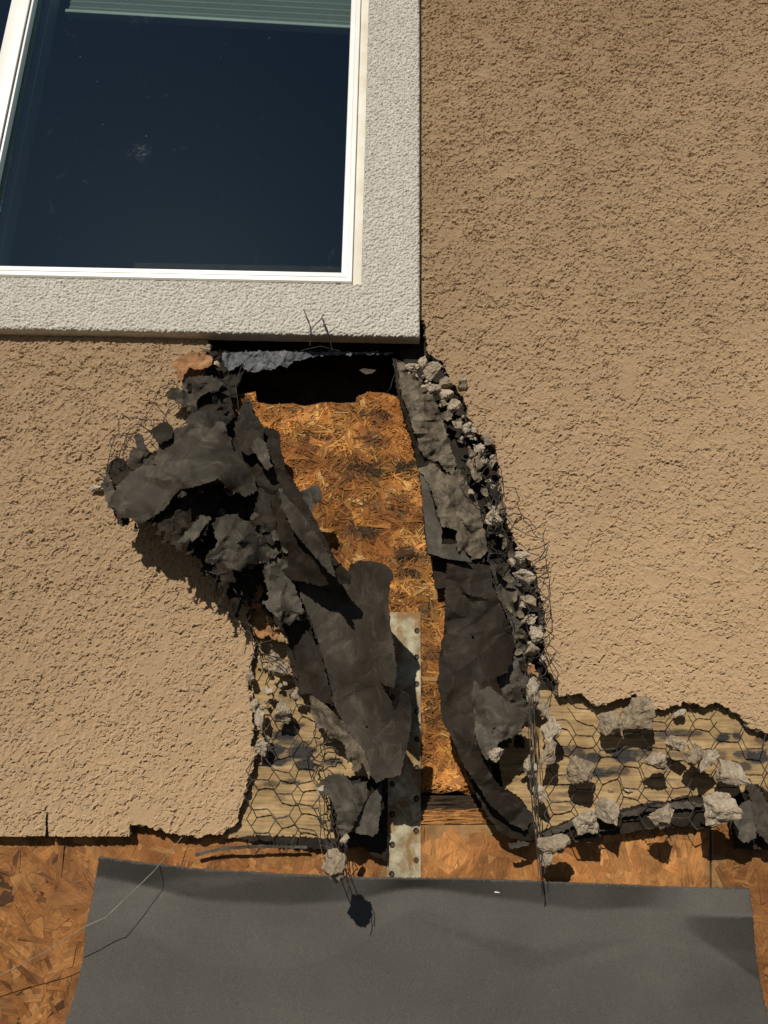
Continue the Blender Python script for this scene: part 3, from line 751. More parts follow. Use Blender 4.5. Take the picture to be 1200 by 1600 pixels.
pr_out = [(790, 1040), (880, 1060), (1000, 1060), (1120, 1070), (1220, 1110), (1330, 1120), (1330, 1300), (1200, 1298), (1150, 1262), (1112, 1240), (1060, 1247), (1010, 1258), (960, 1268), (918, 1274), (895, 1281), (868, 1292), (838, 1312), (812, 1315), (795, 1270), (780, 1200)]
sheet('building_paper', 'stained tan building paper with dark oval marks behind the wire at right', 'paper', pr_out, [(820, 1100, -19), (1000, 1100, -19), (1200, 1150, -19), (820, 1300, -12), (960, 1262, -6), (1060, 1245, -6), (1000, 1200, -18), (1110, 1238, -10), (1300, 1290, -16), (900, 1200, -18)], M['paper'], 2.2, 60, 81, 2.4, 1.8, tone=paper_tone(st_r, 82), group='tan building paper layers', creases=3)
st_l = [(445, 1150, 16, 8, .9), (470, 1175, 18, 11, .95), (430, 1172, 14, 10, .9), (478, 1195, 14, 8, .8), (425, 1225, 12, 4, .6), (455, 1222, 14, 4, .6), (455, 1135, 16, 6, .7), (430, 1190, 18, 6, .8), (520, 1190, 14, 5, .7), (460, 1160, 26, 4, .6), (452, 1085, 14, 10, .4)]
pl_out = [(360, 960), (420, 950), (470, 960), (530, 1050), (560, 1120), (600, 1180), (598, 1214), (560, 1213), (540, 1212), (532, 1260), (530, 1313), (480, 1310), (430, 1307), (400, 1305), (372, 1309), (345, 1310), (340, 1200)]
sheet('building_paper', 'stained tan building paper behind the wire at left of the grey felt flaps', 'paper', pl_out, [(400, 1000, -20), (450, 1100, -19), (400, 1250, -19), (520, 1300, -12), (440, 1306, -12), (560, 1200, -10), (500, 1150, -17)], M['paper'], 2.2, 50, 91, 2.4, 1.6, tone=paper_tone(st_l, 92), group='tan building paper layers', creases=3)

# ------------------------------------------------------------------ metal strap with nails
strap = thing('metal_strap', 'rust spotted galvanised metal strap nailed down the middle of the opening', 'strap', tuple(W(631, 1372, -26)))
sx0, sx1 = W(604.8, 1360, -24).x, W(657.3, 1200, -24).x; szt = W(632, 957, -24).z; szb = W(632, 1470, -24).z
nails_px = [(651.5, 986), (651, 1027), (651, 1069), (651, 1112), (651, 1155), (651, 1200), (650.5, 1248), (650, 1298), (650, 1344), (650, 1392), (613, 1005), (613, 1048), (613, 1090), (613, 1134), (613, 1178), (613, 1225), (613, 1272), (613, 1320), (612, 1366)]
hl = [W(a, b, -24) for a, b in nails_px]
pts2 = [(sx0, szb), (sx1, szb), (sx1, szt), (sx0, szt)]; loops = [[0, 1, 2, 3]]; es = [(0, 1), (1, 2), (2, 3), (3, 0)]
for p in hl:
    s0 = len(pts2)
    for k in range(14): pts2.append((p.x + .0046 * math.cos(k / 14 * 2 * math.pi), p.z + .0046 * math.sin(k / 14 * 2 * math.pi)))
    es += [(s0 + k, s0 + (k + 1) % 14) for k in range(14)]
res = delaunay_2d_cdt([Vector(p) for p in pts2], es, [], 0, 1e-7)
bm = bmesh.new(); vv = [bm.verts.new((p.x, .0243, p.y)) for p in res[0]]
for f in res[2]:
    c = sum((res[0][i] for i in f), Vector((0, 0))) / len(f)
    if any((c - Vector((p.x, p.z))).length < .0042 for p in hl): continue
    bm.faces.new([vv[i] for i in f])
ext = bmesh.ops.extrude_face_region(bm, geom=bm.faces[:]); bmesh.ops.translate(bm, verts=[e for e in ext['geom'] if isinstance(e, bmesh.types.BMVert)], vec=(0, -.0016, 0))
bm_obj('strap_plate', bm, M['metal'], strap, False)
bm = bmesh.new()
bmesh.ops.create_cone(bm, cap_ends=True, segments=12, radius1=.0038, radius2=.0028, depth=.0022, matrix=Matrix.Rotation(R(90), 4, 'X'))
nm = bpy.data.meshes.new('nail_head'); bm.to_mesh(nm); bm.free(); nm.materials.append(M['nail'])
for p in hl:
    o = bpy.data.objects.new('nail_head', nm); link(o, strap); o.location = Vector((p.x + .0006, .0235, p.z - .0004)) - Vector(strap.location)

# ------------------------------------------------------------------ felt flaps
FG = 'torn black felt flaps around the opening'
def flap(label, outline, depth, mat='felt', **k):
    return sheet('felt_flap', label, 'felt flap', outline, depth, M[mat], group=FG, **k)
# dark lining behind the left flaps
flap('dark inner felt strip running down the left side of the orange rotten board', [(388, 622), (394, 640), (403, 655), (413, 668), (436, 672), (438, 700), (446, 735), (470, 770), (497, 822), (527, 877), (547, 897), (546, 912), (500, 915), (455, 905), (420, 880), (395, 850), (372, 800), (352, 760), (345, 700), (350, 655), (365, 645), (375, 665)],
     [(388, 622, 20), (436, 672, 40), (470, 770, 60), (547, 897, 150), (527, 877, 136), (500, 915, 100), (420, 880, 20), (372, 800, 10), (350, 670, 0), (400, 720, 20), (440, 800, 50)], 'felt_deep', amp=7, scale=34, seed=101, step=3.5)
flap('narrow lit felt ribbon curling over the dark inner felt left of the orange board', [(436, 762), (446, 775), (470, 800), (500, 845), (515, 868), (524, 903), (506, 886), (481, 857), (456, 826), (441, 792)],
     [(436, 762, 66), (524, 903, 166), (480, 820, 118), (481, 857, 104), (500, 845, 140)], 'felt', amp=2, scale=20, seed=102, step=3)
flap('small upright felt flap at the top left corner of the orange board', [(390, 697), (403, 682), (414, 690), (421, 712), (424, 730), (415, 734), (404, 716), (395, 702)], [(390, 697, 40), (421, 712, 62), (415, 733, 58)], 'felt_grey', amp=3, scale=16, seed=103, step=3)
flap('small curled felt scrap lapping over the orange board at its left edge', [(469, 769), (482, 763), (496, 759), (503, 770), (502, 782), (490, 790), (487, 802), (487, 815), (478, 797), (474, 780)], [(469, 769, 48), (503, 775, 62), (487, 814, 50)], 'felt_grey', amp=3, scale=14, seed=104, step=2.5)
flap('small dark felt tab poking up beside the top of the orange board', [(372, 700), (366, 668), (376, 640), (384, 622), (392, 626), (396, 645), (404, 658), (412, 668), (412, 690), (402, 705), (388, 712)], [(384, 622, 34), (372, 700, 34), (412, 680, 48)], 'felt_deep', amp=4, scale=22, seed=105, step=3)
# the big upper-left flap
flap('largest crumpled dark felt flap thrown out over the stucco at upper left', [(300, 645), (318, 641), (335, 646), (350, 661), (358, 682), (366, 705), (380, 720), (396, 742), (402, 765), (384, 776), (360, 766), (342, 748), (318, 757), (295, 762), (281, 764), (270, 777), (255, 797), (240, 806), (230, 812), (215, 820), (209, 814), (200, 808), (185, 811), (179, 793), (168, 790), (173, 779), (185, 757), (200, 742), (215, 731), (232, 726), (245, 727), (241, 718), (247, 705), (246, 692), (255, 682), (267, 681), (272, 671), (283, 668), (292, 664), (290, 654)],
     [(400, 765, 40), (366, 705, 40), (335, 646, 38), (295, 655, 50), (250, 690, 66), (215, 731, 70), (168, 790, 64), (215, 820, 84), (255, 797, 118), (300, 762, 150), (342, 748, 140), (300, 710, 90), (240, 760, 84)], 'felt', amp=14, scale=46, seed=106, step=3.5, creases=7)
flap('narrow upright felt strip standing above the left end of the largest flap', [(210, 681), (216, 677), (222, 678), (226, 698), (236, 707), (247, 704), (245, 722), (230, 733), (214, 740), (203, 744), (199, 727), (204, 706), (213, 700)], [(215, 680, 50), (203, 744, 40), (245, 715, 56), (222, 715, 62)], 'felt', amp=5, scale=16, seed=107, step=3)
flap('dark folded felt corner on the upper edge of the largest flap', [(234, 673), (246, 663), (260, 658), (271, 668), (269, 684), (258, 690), (247, 692), (240, 681)], [(234, 673, 62), (260, 658, 50), (258, 690, 82)], 'felt_deep', amp=4, scale=14, seed=108, step=3)
flap('greyish curled felt end at the far left tip of the damage', [(160, 756), (166, 738), (173, 752), (181, 770), (177, 786), (170, 794), (165, 782)], [(160, 756, 16), (181, 770, 34), (170, 792, 28)], 'felt_grey', amp=2, scale=12, seed=109, step=2.5)
flap('black felt scrap behind the far left tip of the largest flap', [(166, 736), (172, 722), (178, 716), (194, 717), (200, 728), (206, 742), (196, 752), (182, 758), (172, 748)], [(170, 730, 10), (200, 745, 26)], 'felt_deep', amp=3, scale=12, seed=110, step=2.5)
flap('felt scrap with a torn pale edge hanging under the rust stained paper', [(285, 594), (305, 588), (332, 588), (350, 600), (341, 609), (325, 612), (311, 621), (302, 642), (292, 642), (294, 622), (285, 607)], [(285, 594, 22), (350, 600, 44), (300, 640, 30)], 'felt', amp=5, scale=18, seed=111, step=3)
flap('small pointed felt scrap left of the narrow opening edge, above the largest flap', [(257, 617), (266, 608), (276, 605), (292, 612), (298, 628), (284, 632), (273, 627)], [(257, 617, 36), (298, 625, 26)], 'felt', amp=3, scale=14, seed=112, step=3)
flap('dark felt fold between the largest flap and the window trim', [(300, 600), (330, 590), (352, 600), (362, 625), (366, 650), (350, 668), (330, 650), (306, 648), (300, 625)], [(300, 620, 12), (362, 640, 26), (350, 600, 8)], 'felt_deep', amp=6, scale=24, seed=113, step=3.5)
sheet('paper_scrap', 'rust orange stained paper scrap curling out just under the trim at upper left', 'paper scrap', [(268, 567), (279, 558), (290, 553), (306, 550), (322, 551), (333, 562), (331, 571), (318, 577), (304, 577), (293, 574), (289, 584), (285, 594), (277, 588), (276, 576)], [(268, 567, 16), (322, 552, 20), (300, 576, 34), (283, 592, 26)], M['rustpaper'], 4, 18, 114, 3, 1.8, group='rust stained paper scraps')
# middle-left crumpled sheets
flap('added black felt layer standing in for shade behind the crumpled middle left sheet', [(318, 772), (345, 766), (385, 775), (405, 800), (425, 850), (430, 900), (405, 905), (385, 935), (372, 905), (352, 925), (340, 895), (318, 900), (312, 870), (290, 862), (305, 835), (330, 810), (310, 790)], [(320, 780, 70), (420, 820, 20), (425, 900, 20), (300, 860, 74), (350, 915, 66), (360, 850, 50)], 'felt_deep', amp=6, scale=30, seed=127, step=3.2, torn=3)  # invented layer: dark colour fills the shaded area and widens the cast shadow
flap('crumpled brownish felt sheet sticking out in the middle left above its big shadow', [(332, 818), (341, 809), (352, 804), (366, 803), (378, 811), (390, 815), (397, 828), (404, 834), (420, 841), (440, 847), (442, 858), (430, 871), (411, 880), (395, 881), (386, 881), (378, 893), (366, 890), (356, 888), (350, 878), (341, 876), (332, 882), (321, 878), (324, 867), (334, 857), (341, 850), (336, 838), (336, 830)],
     [(332, 818, 130), (366, 803, 90), (404, 834, 60), (440, 850, 40), (411, 880, 60), (366, 890, 128), (321, 878, 150), (350, 845, 128), (385, 850, 92)], 'felt_grey', amp=9, scale=28, seed=115, step=3, creases=6)
flap('tongue shaped felt scrap pointing down left below the largest flap', [(275, 849), (286, 838), (298, 824), (309, 811), (320, 803), (329, 809), (320, 822), (310, 838), (301, 846), (297, 841), (290, 847)], [(275, 849, 128), (320, 803, 112), (301, 846, 122)], 'felt_grey', amp=2.5, scale=22, seed=116, step=3, creases=2)
flap('tiny grey felt tab dangling from the lower edge of the largest flap', [(345, 748), (353, 744), (360, 748), (365, 771), (359, 777), (352, 768)], [(350, 746, 98), (360, 775, 104)], 'felt_grey', amp=1.5, scale=12, seed=117, step=2.5)
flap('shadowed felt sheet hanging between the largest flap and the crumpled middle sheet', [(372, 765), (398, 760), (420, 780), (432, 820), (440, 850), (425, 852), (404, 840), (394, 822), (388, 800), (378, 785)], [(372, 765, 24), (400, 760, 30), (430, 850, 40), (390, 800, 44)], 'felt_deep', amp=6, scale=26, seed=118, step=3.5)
flap('grey ragged crumpled felt below the middle left sheet, beside the long dark slit', [(410, 890), (414, 876), (424, 870), (440, 874), (452, 877), (456, 893), (459, 912), (466, 930), (473, 949), (480, 965), (471, 972), (464, 967), (453, 977), (441, 973), (430, 963), (422, 955), (411, 940), (421, 936), (418, 922), (414, 908)], [(412, 890, 52), (452, 877, 46), (475, 965, 50), (430, 950, 74), (440, 915, 62)], 'felt_grey', amp=8, scale=20, seed=119, step=2.6, creases=7)
flap('black smooth felt piece below the grey ragged crumpled felt', [(457, 978), (466, 972), (479, 966), (489, 994), (498, 1016), (506, 1038), (514, 1070), (521, 1102), (507, 1098), (484, 1084), (468, 1084), (459, 1062), (454, 1042), (449, 1020), (451, 996)], [(457, 978, 20), (479, 966, 30), (520, 1100, 34), (455, 1042, 10), (485, 1040, 30)], 'felt_deep', amp=5, scale=40, seed=120, step=3.5)
flap('dark felt layer behind the broad hanging sheet', [(395, 850), (440, 850), (470, 900), (500, 960), (520, 1040), (530, 1110), (500, 1100), (470, 1060), (455, 1000), (420, 960), (395, 920)], [(400, 860, -4), (470, 900, 6), (520, 1080, 6), (450, 1000, -6)], 'felt_deep', amp=4, scale=40, seed=121, step=5)
flap('added ragged black layer extending the shadow under the lower edge of the largest flap', [(236, 800), (262, 776), (284, 764), (318, 757), (344, 752), (352, 770), (338, 790), (330, 812), (322, 830), (304, 850), (297, 868), (288, 850), (276, 862), (268, 842), (256, 850), (258, 830), (246, 836), (248, 818), (236, 822), (242, 808)], [(240, 802, 92), (284, 764, 120), (344, 752, 104), (322, 830, 104), (297, 868, 112), (256, 845, 104)], 'felt_deep', amp=8, scale=22, seed=128, step=3, torn=3.5)  # piece added to cover the gap and enlarge the shadow on the stucco
flap('added black felt fingers extending the shadow, reaching down beside the orange paper scraps', [(330, 880), (350, 892), (372, 896), (392, 884), (404, 900), (398, 926), (390, 950), (384, 926), (376, 948), (368, 972), (360, 940), (352, 925), (344, 950), (338, 922), (328, 908)], [(330, 880, 70), (392, 884, 40), (368, 970, 44), (344, 945, 56)], 'felt_deep', amp=6, scale=18, seed=129, step=3, torn=3)  # second added piece, its fingers lengthen the shadow mass
# the broad central sheet
flap('broad smooth hanging felt sheet with a torn notch, covering the metal strap', [(455, 880), (480, 882), (505, 880), (530, 881), (545, 893), (547, 882), (562, 877), (578, 877), (592, 879), (604, 884), (611, 890), (614, 900), (608, 914), (606, 940), (607, 960), (610, 984), (615, 1014), (618, 1035), (619, 1052), (616, 1075), (603, 1072), (590, 1063), (598, 1077), (605, 1088), (616, 1111), (622, 1104), (624, 1092), (626, 1078), (634, 1083), (641, 1090), (643, 1104), (643, 1130), (637, 1164), (632, 1184), (626, 1210), (620, 1212), (613, 1215), (602, 1215), (588, 1224), (578, 1208), (575, 1187), (560, 1169), (545, 1146), (534, 1124), (522, 1102), (515, 1065), (502, 1015), (487, 972), (472, 938), (462, 905)],
     [(455, 880, 40), (545, 893, 50), (592, 879, 136), (611, 895, 152), (607, 960, 150), (618, 1040, 132), (616, 1075, 124), (641, 1100, 112), (637, 1164, 98), (613, 1215, 88), (588, 1224, 76), (560, 1169, 50), (522, 1102, 44), (502, 1015, 44), (472, 938, 44), (550, 1000, 62), (570, 950, 82), (560, 1080, 60), (600, 1150, 76), (520, 920, 44)], 'felt', amp=6, scale=80, seed=122, step=3.6, torn=1.0, creases=4, holes=[(573, 1136, 2.6), (582, 1137, 1.2)])
sheet('paper_scrap', 'brown torn felt backing hanging along the lower left edge of the broad felt sheet', 'paper scrap', [(484, 1088), (497, 1093), (513, 1107), (530, 1124), (545, 1142), (558, 1160), (571, 1177), (582, 1192), (581, 1204), (577, 1218), (572, 1208), (566, 1190), (560, 1206), (553, 1205), (549, 1180), (543, 1196), (540, 1165), (530, 1156), (514, 1152), (505, 1136), (497, 1140), (486, 1114)], [(484, 1088, 30), (530, 1124, 48), (582, 1192, 60), (530, 1156, 30), (553, 1200, 40), (486, 1114, 20)], M['felt_brown'], 4, 18, 123, 2.8, 1.6, group='rust stained paper scraps')
flap('curled light grey felt scrap at the bottom left of the broad sheet', [(497, 1229), (503, 1218), (512, 1212), (530, 1208), (543, 1214), (550, 1226), (571, 1222), (577, 1238), (566, 1262), (556, 1284), (548, 1300), (538, 1307), (529, 1301), (526, 1285), (525, 1268), (518, 1252), (513, 1240), (506, 1244), (499, 1240)], [(497, 1229, 40), (530, 1208, 20), (577, 1235, 24), (538, 1306, 46), (545, 1260, 56), (520, 1240, 52)], 'felt_grey', amp=8, scale=24, seed=124, step=3, creases=5)
flap('pale triangular felt scrap tapering up under the bottom of the broad sheet', [(596, 1224), (596, 1250), (593, 1280), (590, 1303), (582, 1307), (565, 1304), (549, 1299), (557, 1280), (566, 1262), (580, 1242), (590, 1232)], [(596, 1224, 32), (590, 1303, 36), (549, 1299, 42), (570, 1270, 40)], 'felt_grey', amp=2.5, scale=40, seed=125, step=3.5, creases=2)
flap('black felt backing behind the two small scraps at the foot of the strap', [(512, 1232), (545, 1220), (604, 1216), (604, 1345), (585, 1338), (566, 1322), (548, 1325), (535, 1330), (520, 1300)], [(520, 1240, -2), (600, 1230, -12), (600, 1340, -8), (540, 1320, 4)], 'felt_deep', amp=2, scale=40, seed=126, step=5)
# right side
flap('upper right felt strip along the right edge of the orange board', [(616, 562), (626, 562), (640, 575), (664, 600), (684, 638), (699, 688), (712, 727), (728, 750), (749, 792), (759, 852), (757, 878), (735, 882), (696, 876), (666, 864), (664, 840), (660, 780), (655, 738), (645, 690), (633, 651), (622, 618), (618, 600)],
     [(616, 562, 2), (622, 618, 16), (645, 690, 20), (660, 780, 24), (666, 864, 26), (757, 878, 10), (749, 792, -4), (700, 690, -6), (664, 600, -8), (690, 800, 14)], 'felt_deep', amp=4, scale=34, seed=131, step=3.5)
sheet('weathered_paper', 'cracked grey brown weathered paper at the upper right edge of the opening', 'paper', [(619, 566), (630, 566), (645, 577), (668, 602), (687, 640), (701, 688), (713, 726), (706, 742), (697, 735), (684, 722), (664, 716), (655, 700), (647, 672), (636, 640), (627, 610)],
      [(620, 566, 10), (630, 610, 24), (655, 700, 30), (690, 728, 16), (706, 740, 12), (668, 602, 4), (690, 660, 8), (660, 650, 26)], M['felt_brown'], 8, 20, 132, 2.6, 2.0, group='weathered paper layers on the right side', creases=8)
sheet('weathered_paper', 'folded pale weathered paper with a square dark notch on the right side', 'paper', [(655, 733), (664, 729), (677, 724), (690, 738), (706, 742), (714, 732), (724, 746), (736, 764), (748, 790), (757, 830), (762, 860), (752, 872), (740, 874), (728, 862), (716, 860), (714, 850), (714, 829), (690, 822), (684, 800), (676, 770), (668, 752)],
      [(655, 733, 36), (677, 724, 34), (684, 800, 40), (714, 840, 40), (740, 870, 24), (760, 858, 12), (724, 746, 10), (748, 790, 8), (705, 780, 32)], M['felt_brown'], 6, 30, 133, 2.8, 1.8, group='weathered paper layers on the right side', creases=5)
flap('flat strip of felt with a square cut lying over the orange board edge at right', [(656, 740), (668, 752), (678, 790), (684, 815), (690, 822), (690, 850), (714, 850), (728, 866), (738, 878), (700, 874), (668, 864), (664, 820), (660, 780)], [(656, 740, 34), (664, 830, 34), (730, 872, 30), (684, 815, 36)], 'felt_grey', amp=2, scale=40, seed=134, step=3.2, torn=.7, creases=1)
flap('square patch coloured as shade under the joint on the right side of the orange board', [(676, 870), (700, 876), (700, 918), (679, 920)], [(676, 870, 0), (700, 918, 0)], 'felt_deep', amp=1, scale=40, seed=135, step=4, torn=.7)  # dark patch painted where there is only a shaded gap
flap('long smooth shade-darkened felt sheet hanging down the right side of the orange board', [(699, 880), (730, 881), (766, 883), (770, 917), (781, 942), (791, 966), (800, 985), (803, 1002), (800, 1035), (790, 1052), (775, 1058), (779, 1072), (796, 1096), (810, 1108), (826, 1116), (822, 1132), (812, 1146), (798, 1154), (792, 1175), (772, 1188), (764, 1206), (780, 1228), (806, 1243), (822, 1262), (833, 1282), (818, 1298), (795, 1285), (765, 1256), (750, 1233), (735, 1212), (722, 1192), (712, 1168), (701, 1143), (691, 1125), (688, 1095), (684, 1066), (687, 1023), (694, 985), (696, 930), (697, 905)],
     [(699, 880, 22), (766, 883, 6), (694, 985, 30), (803, 1002, 4), (740, 980, 26), (684, 1066, 44), (775, 1058, 30), (720, 1080, 40), (760, 1110, 62), (826, 1116, 34), (691, 1125, 46), (722, 1192, 52), (750, 1160, 58), (772, 1188, 52), (750, 1233, 52), (806, 1243, 52), (833, 1282, 40), (740, 900, 16)], 'felt_turned', amp=11, scale=58, seed=136, step=3.4, creases=6, holes=[(739, 996, 2.8), (694, 1022, 2.0)])
flap('bent felt fold with plaster stuck on it beside the foot of the long right sheet', [(741, 1062), (752, 1078), (766, 1072), (780, 1085), (796, 1097), (824, 1117), (815, 1142), (798, 1152), (780, 1160), (762, 1188), (752, 1175), (742, 1145), (741, 1110), (736, 1085)], [(741, 1062, 52), (766, 1072, 62), (796, 1097, 60), (824, 1117, 54), (762, 1188, 74), (742, 1120, 66), (780, 1130, 82)], 'felt_grey', amp=9, scale=34, seed=137, step=3, creases=5)
flap('black tapering felt tail at the foot of the long right sheet', [(724, 1196), (740, 1214), (760, 1218), (785, 1232), (815, 1250), (834, 1275), (838, 1295), (826, 1312), (802, 1311), (780, 1300), (760, 1272), (742, 1238)], [(724, 1196, 20), (785, 1232, 30), (838, 1295, 34), (802, 1311, 20)], 'felt_deep', amp=5, scale=34, seed=138, step=3.5)
flap('narrow grey felt layer between the long right sheet and the chunks', [(766, 882), (800, 880), (822, 930), (826, 985), (826, 1060), (828, 1130), (800, 1110), (775, 1070), (780, 1050), (800, 1030), (800, 980), (778, 930)], [(780, 890, -6), (820, 1000, -6), (815, 1110, 2), (800, 1000, 2)], 'felt_grey', amp=7, scale=22, seed=139, step=3.2, creases=8)
flap('small pale felt shelf jutting out at the foot of the long right sheet', [(794, 1318), (812, 1316), (828, 1315), (826, 1321), (812, 1324), (797, 1327)], [(794, 1318, 26), (828, 1315, 26)], 'felt_grey', amp=1, scale=20, seed=140, step=3)
flap('black felt edge along the bottom of the tan paper at right', [(840, 1300), (868, 1290), (895, 1278), (930, 1268), (965, 1266), (1010, 1255), (1060, 1244), (1100, 1240), (1112, 1254), (1112, 1292), (1060, 1292), (1010, 1296), (960, 1304), (900, 1312), (850, 1316)], [(840, 1300, -8), (1060, 1244, -10), (1110, 1290, -10), (960, 1304, -2), (900, 1312, -6), (980, 1285, 0)], 'felt_deep', amp=2.5, scale=40, seed=141, step=3.5)
flap('grey curled felt lip just below the tan paper at right', [(846, 1303), (866, 1293), (894, 1281), (930, 1275), (965, 1271), (1004, 1262), (1040, 1256), (1075, 1252), (1100, 1258), (1080, 1264), (1040, 1263), (1005, 1270), (965, 1278), (925, 1283), (893, 1292), (872, 1301), (855, 1309)], [(846, 1303, 4), (965, 1275, 6), (1100, 1258, 2)], 'felt_grey', amp=2, scale=20, seed=142, step=2.6, creases=2)
flap('folded dark felt corner at the right edge of the photo, in front', [(1147, 1266), (1158, 1256), (1172, 1248), (1177, 1262), (1180, 1284), (1182, 1309), (1170, 1314), (1158, 1314), (1150, 1302), (1146, 1288)], [(1147, 1266, 22), (1172, 1248, 14), (1182, 1309, 34), (1158, 1314, 30)], 'felt_grey', amp=4, scale=26, seed=143, step=3)
flap('folded dark felt corner at the right edge of the photo, behind', [(1164, 1228), (1170, 1216), (1184, 1232), (1205, 1262), (1250, 1290), (1250, 1320), (1200, 1318), (1184, 1300), (1178, 1280), (1174, 1252)], [(1170, 1216, 2), (1205, 1262, 22), (1250, 1310, 18), (1184, 1300, 24)], 'felt', amp=4, scale=26, seed=144, step=3.2)
flap('black felt underlay at the right edge of the photo below the tan paper', [(1135, 1252), (1180, 1225), (1260, 1270), (1260, 1330), (1150, 1326), (1142, 1300)], [(1140, 1260, -8), (1240, 1310, -2)], 'felt_deep', amp=2, scale=30, seed=145, step=4)
flap('thin black felt edge below the tan paper at left', [(366, 1306), (430, 1306), (500, 1309), (532, 1312), (534, 1330), (500, 1327), (440, 1318), (390, 1313)], [(366, 1306, -16), (532, 1320, -8), (440, 1315, -12)], 'felt_deep', amp=1.5, scale=30, seed=146, step=3)
flap('grey felt ribbon sticking out left under the tan paper at left', [(304, 1334), (325, 1328), (350, 1323), (380, 1321), (430, 1320), (480, 1322), (480, 1326), (430, 1325), (380, 1326), (345, 1329), (322, 1334), (307, 1339)], [(304, 1336, -8), (480, 1324, -4), (380, 1323, 0)], 'felt_grey', amp=1, scale=30, seed=147, step=2.5, torn=.6, creases=0)
sheet('paper_scrap', 'orange brown paper scrap right of the big shadow, beside the grey ragged felt', 'paper scrap', [(388, 900), (396, 903), (400, 915), (408, 912), (411, 925), (405, 938), (411, 948), (402, 954), (391, 950), (385, 945), (386, 925)], [(388, 900, 18), (411, 925, 24), (400, 950, 24)], M['rustpaper'], 4, 12, 148, 2.5, 1.6, group='rust stained paper scraps')
sheet('paper_scrap', 'orange paper scrap above the left plaster chunks, below the other orange scrap', 'paper scrap', [(395, 984), (404, 974), (413, 971), (425, 980), (436, 978), (437, 990), (430, 1000), (420, 992), (412, 998), (400, 994)], [(395, 984, 12), (436, 980, 16), (415, 995, 20)], M['rustpaper'], 4, 12, 149, 2.5, 1.6, group='rust stained paper scraps')
sheet('paper_scrap', 'orange paper scrap among the wires right of the long dark felt sheet', 'paper scrap', [(806, 1048), (820, 1044), (828, 1034), (834, 1040), (838, 1048), (826, 1052), (816, 1058), (804, 1070), (808, 1058)], [(806, 1048, 2), (838, 1048, 6)], M['rustpaper'], 3, 12, 150, 2.5, 1.6, group='rust stained paper scraps')
sheet('house_wrap', 'torn shade-dimmed grey wrap hanging in a thin strip from the top of the black gap', 'wrap', [(342, 552), (400, 549), (460, 549), (520, 549), (580, 550), (615, 551), (600, 554), (560, 553), (520, 555), (495, 556), (478, 559), (470, 563), (458, 564), (448, 575), (436, 571), (425, 577), (408, 578), (396, 582), (384, 577), (380, 568), (366, 576), (350, 582), (344, 570)], [(342, 555, -8), (478, 557, -12), (615, 551, -14), (410, 578, -4), (350, 580, -2)], M['wrap'], 4, 12, 151, 2.2, 1.6)
sheet('wood_splinter', 'small shade-dimmed wood splinter in the black gap under the trim', 'splinter', [(561, 578), (572, 576), (588, 578), (582, 583), (572, 585), (566, 582)], [(561, 578, -20), (588, 578, -16)], M['dimchip'], 1, 12, 152, 2.5, .8, thick=.002)
flap('dark layered felt under the left half of the trim, above the inner flaps', [(326, 548), (360, 550), (386, 556), (382, 580), (372, 600), (366, 622), (350, 612), (338, 590), (328, 575)], [(326, 548, -6), (380, 570, -14), (350, 612, 2)], 'felt_deep', amp=6, scale=14, seed=156, step=2.6, torn=2)
flap('black felt underlay in the gap between weathered paper and broken stucco at right', [(620, 530), (700, 540), (760, 640), (810, 740), (830, 860), (880, 940), (885, 1100), (800, 1120), (770, 900), (700, 700), (640, 600)], [(620, 530, -20), (885, 1100, -20), (700, 700, -20)], 'felt_deep', amp=1, scale=40, seed=155, step=6)
# small ragged scraps
ORD = ['first', 'second', 'third', 'fourth', 'fifth', 'sixth', 'seventh', 'eighth', 'ninth', 'tenth', 'eleventh', 'twelfth', 'thirteenth', 'fourteenth', 'fifteenth', 'sixteenth', 'seventeenth']
def scraps(label, spots, mat, seed, side):
    spots = sorted(spots, key=(lambda q: q[1]) if side == 'top' else (lambda q: q[0]))
    rs = np.random.RandomState(seed)
    for i, (px, py, r, out) in enumerate(spots):
        k = rs.randint(6, 10); t0 = rs.uniform(0, 6.28); el = rs.uniform(.45, .9); th = rs.uniform(0, 3.14)
        pts = []
        for j in range(k):
            t = t0 + j / k * 2 * math.pi + rs.uniform(-.2, .2); q = r * rs.uniform(.6, 1.15); u, v_ = q * math.cos(t), q * el * math.sin(t)
            pts.append((px + u * math.cos(th) - v_ * math.sin(th), py + u * math.sin(th) + v_ * math.cos(th)))
        dep = [(px - r, py, out + rs.uniform(-9, 9)), (px + r, py, out + rs.uniform(-9, 9)), (px, py + r, out + rs.uniform(-7, 9)), (px, py - r, out + rs.uniform(-7, 7))]
        flap(label + ', ' + ORD[i] + ' from the ' + side, pts, dep, mat, amp=3.5, scale=10, seed=seed + i, step=2.2, torn=1.6, creases=3)
scraps('ragged felt scrap along the lower edge of the largest flap', [(196, 815, 10, 66), (232, 812, 9, 92), (212, 824, 7, 74), (262, 790, 8, 112), (286, 772, 9, 136), (312, 765, 9, 140), (330, 752, 8, 130), (180, 800, 7, 52)], 'felt', 700, 'left')
scraps('pale ragged felt scrap beside the crumpled middle left sheet', [(345, 800, 9, 96), (398, 806, 10, 66), (412, 826, 9, 56), (430, 838, 8, 52), (392, 884, 9, 72), (402, 876, 8, 66), (446, 860, 8, 48), (340, 862, 9, 126), (424, 866, 9, 62)], 'felt_grey', 720, 'left')
scraps('dark ragged felt scrap atop the upper left clump', [(296, 604, 8, 26), (316, 600, 9, 30), (338, 626, 12, 34), (304, 640, 9, 34), (330, 575, 9, 14), (352, 640, 9, 36), (344, 598, 8, 20)], 'felt_deep', 740, 'left')
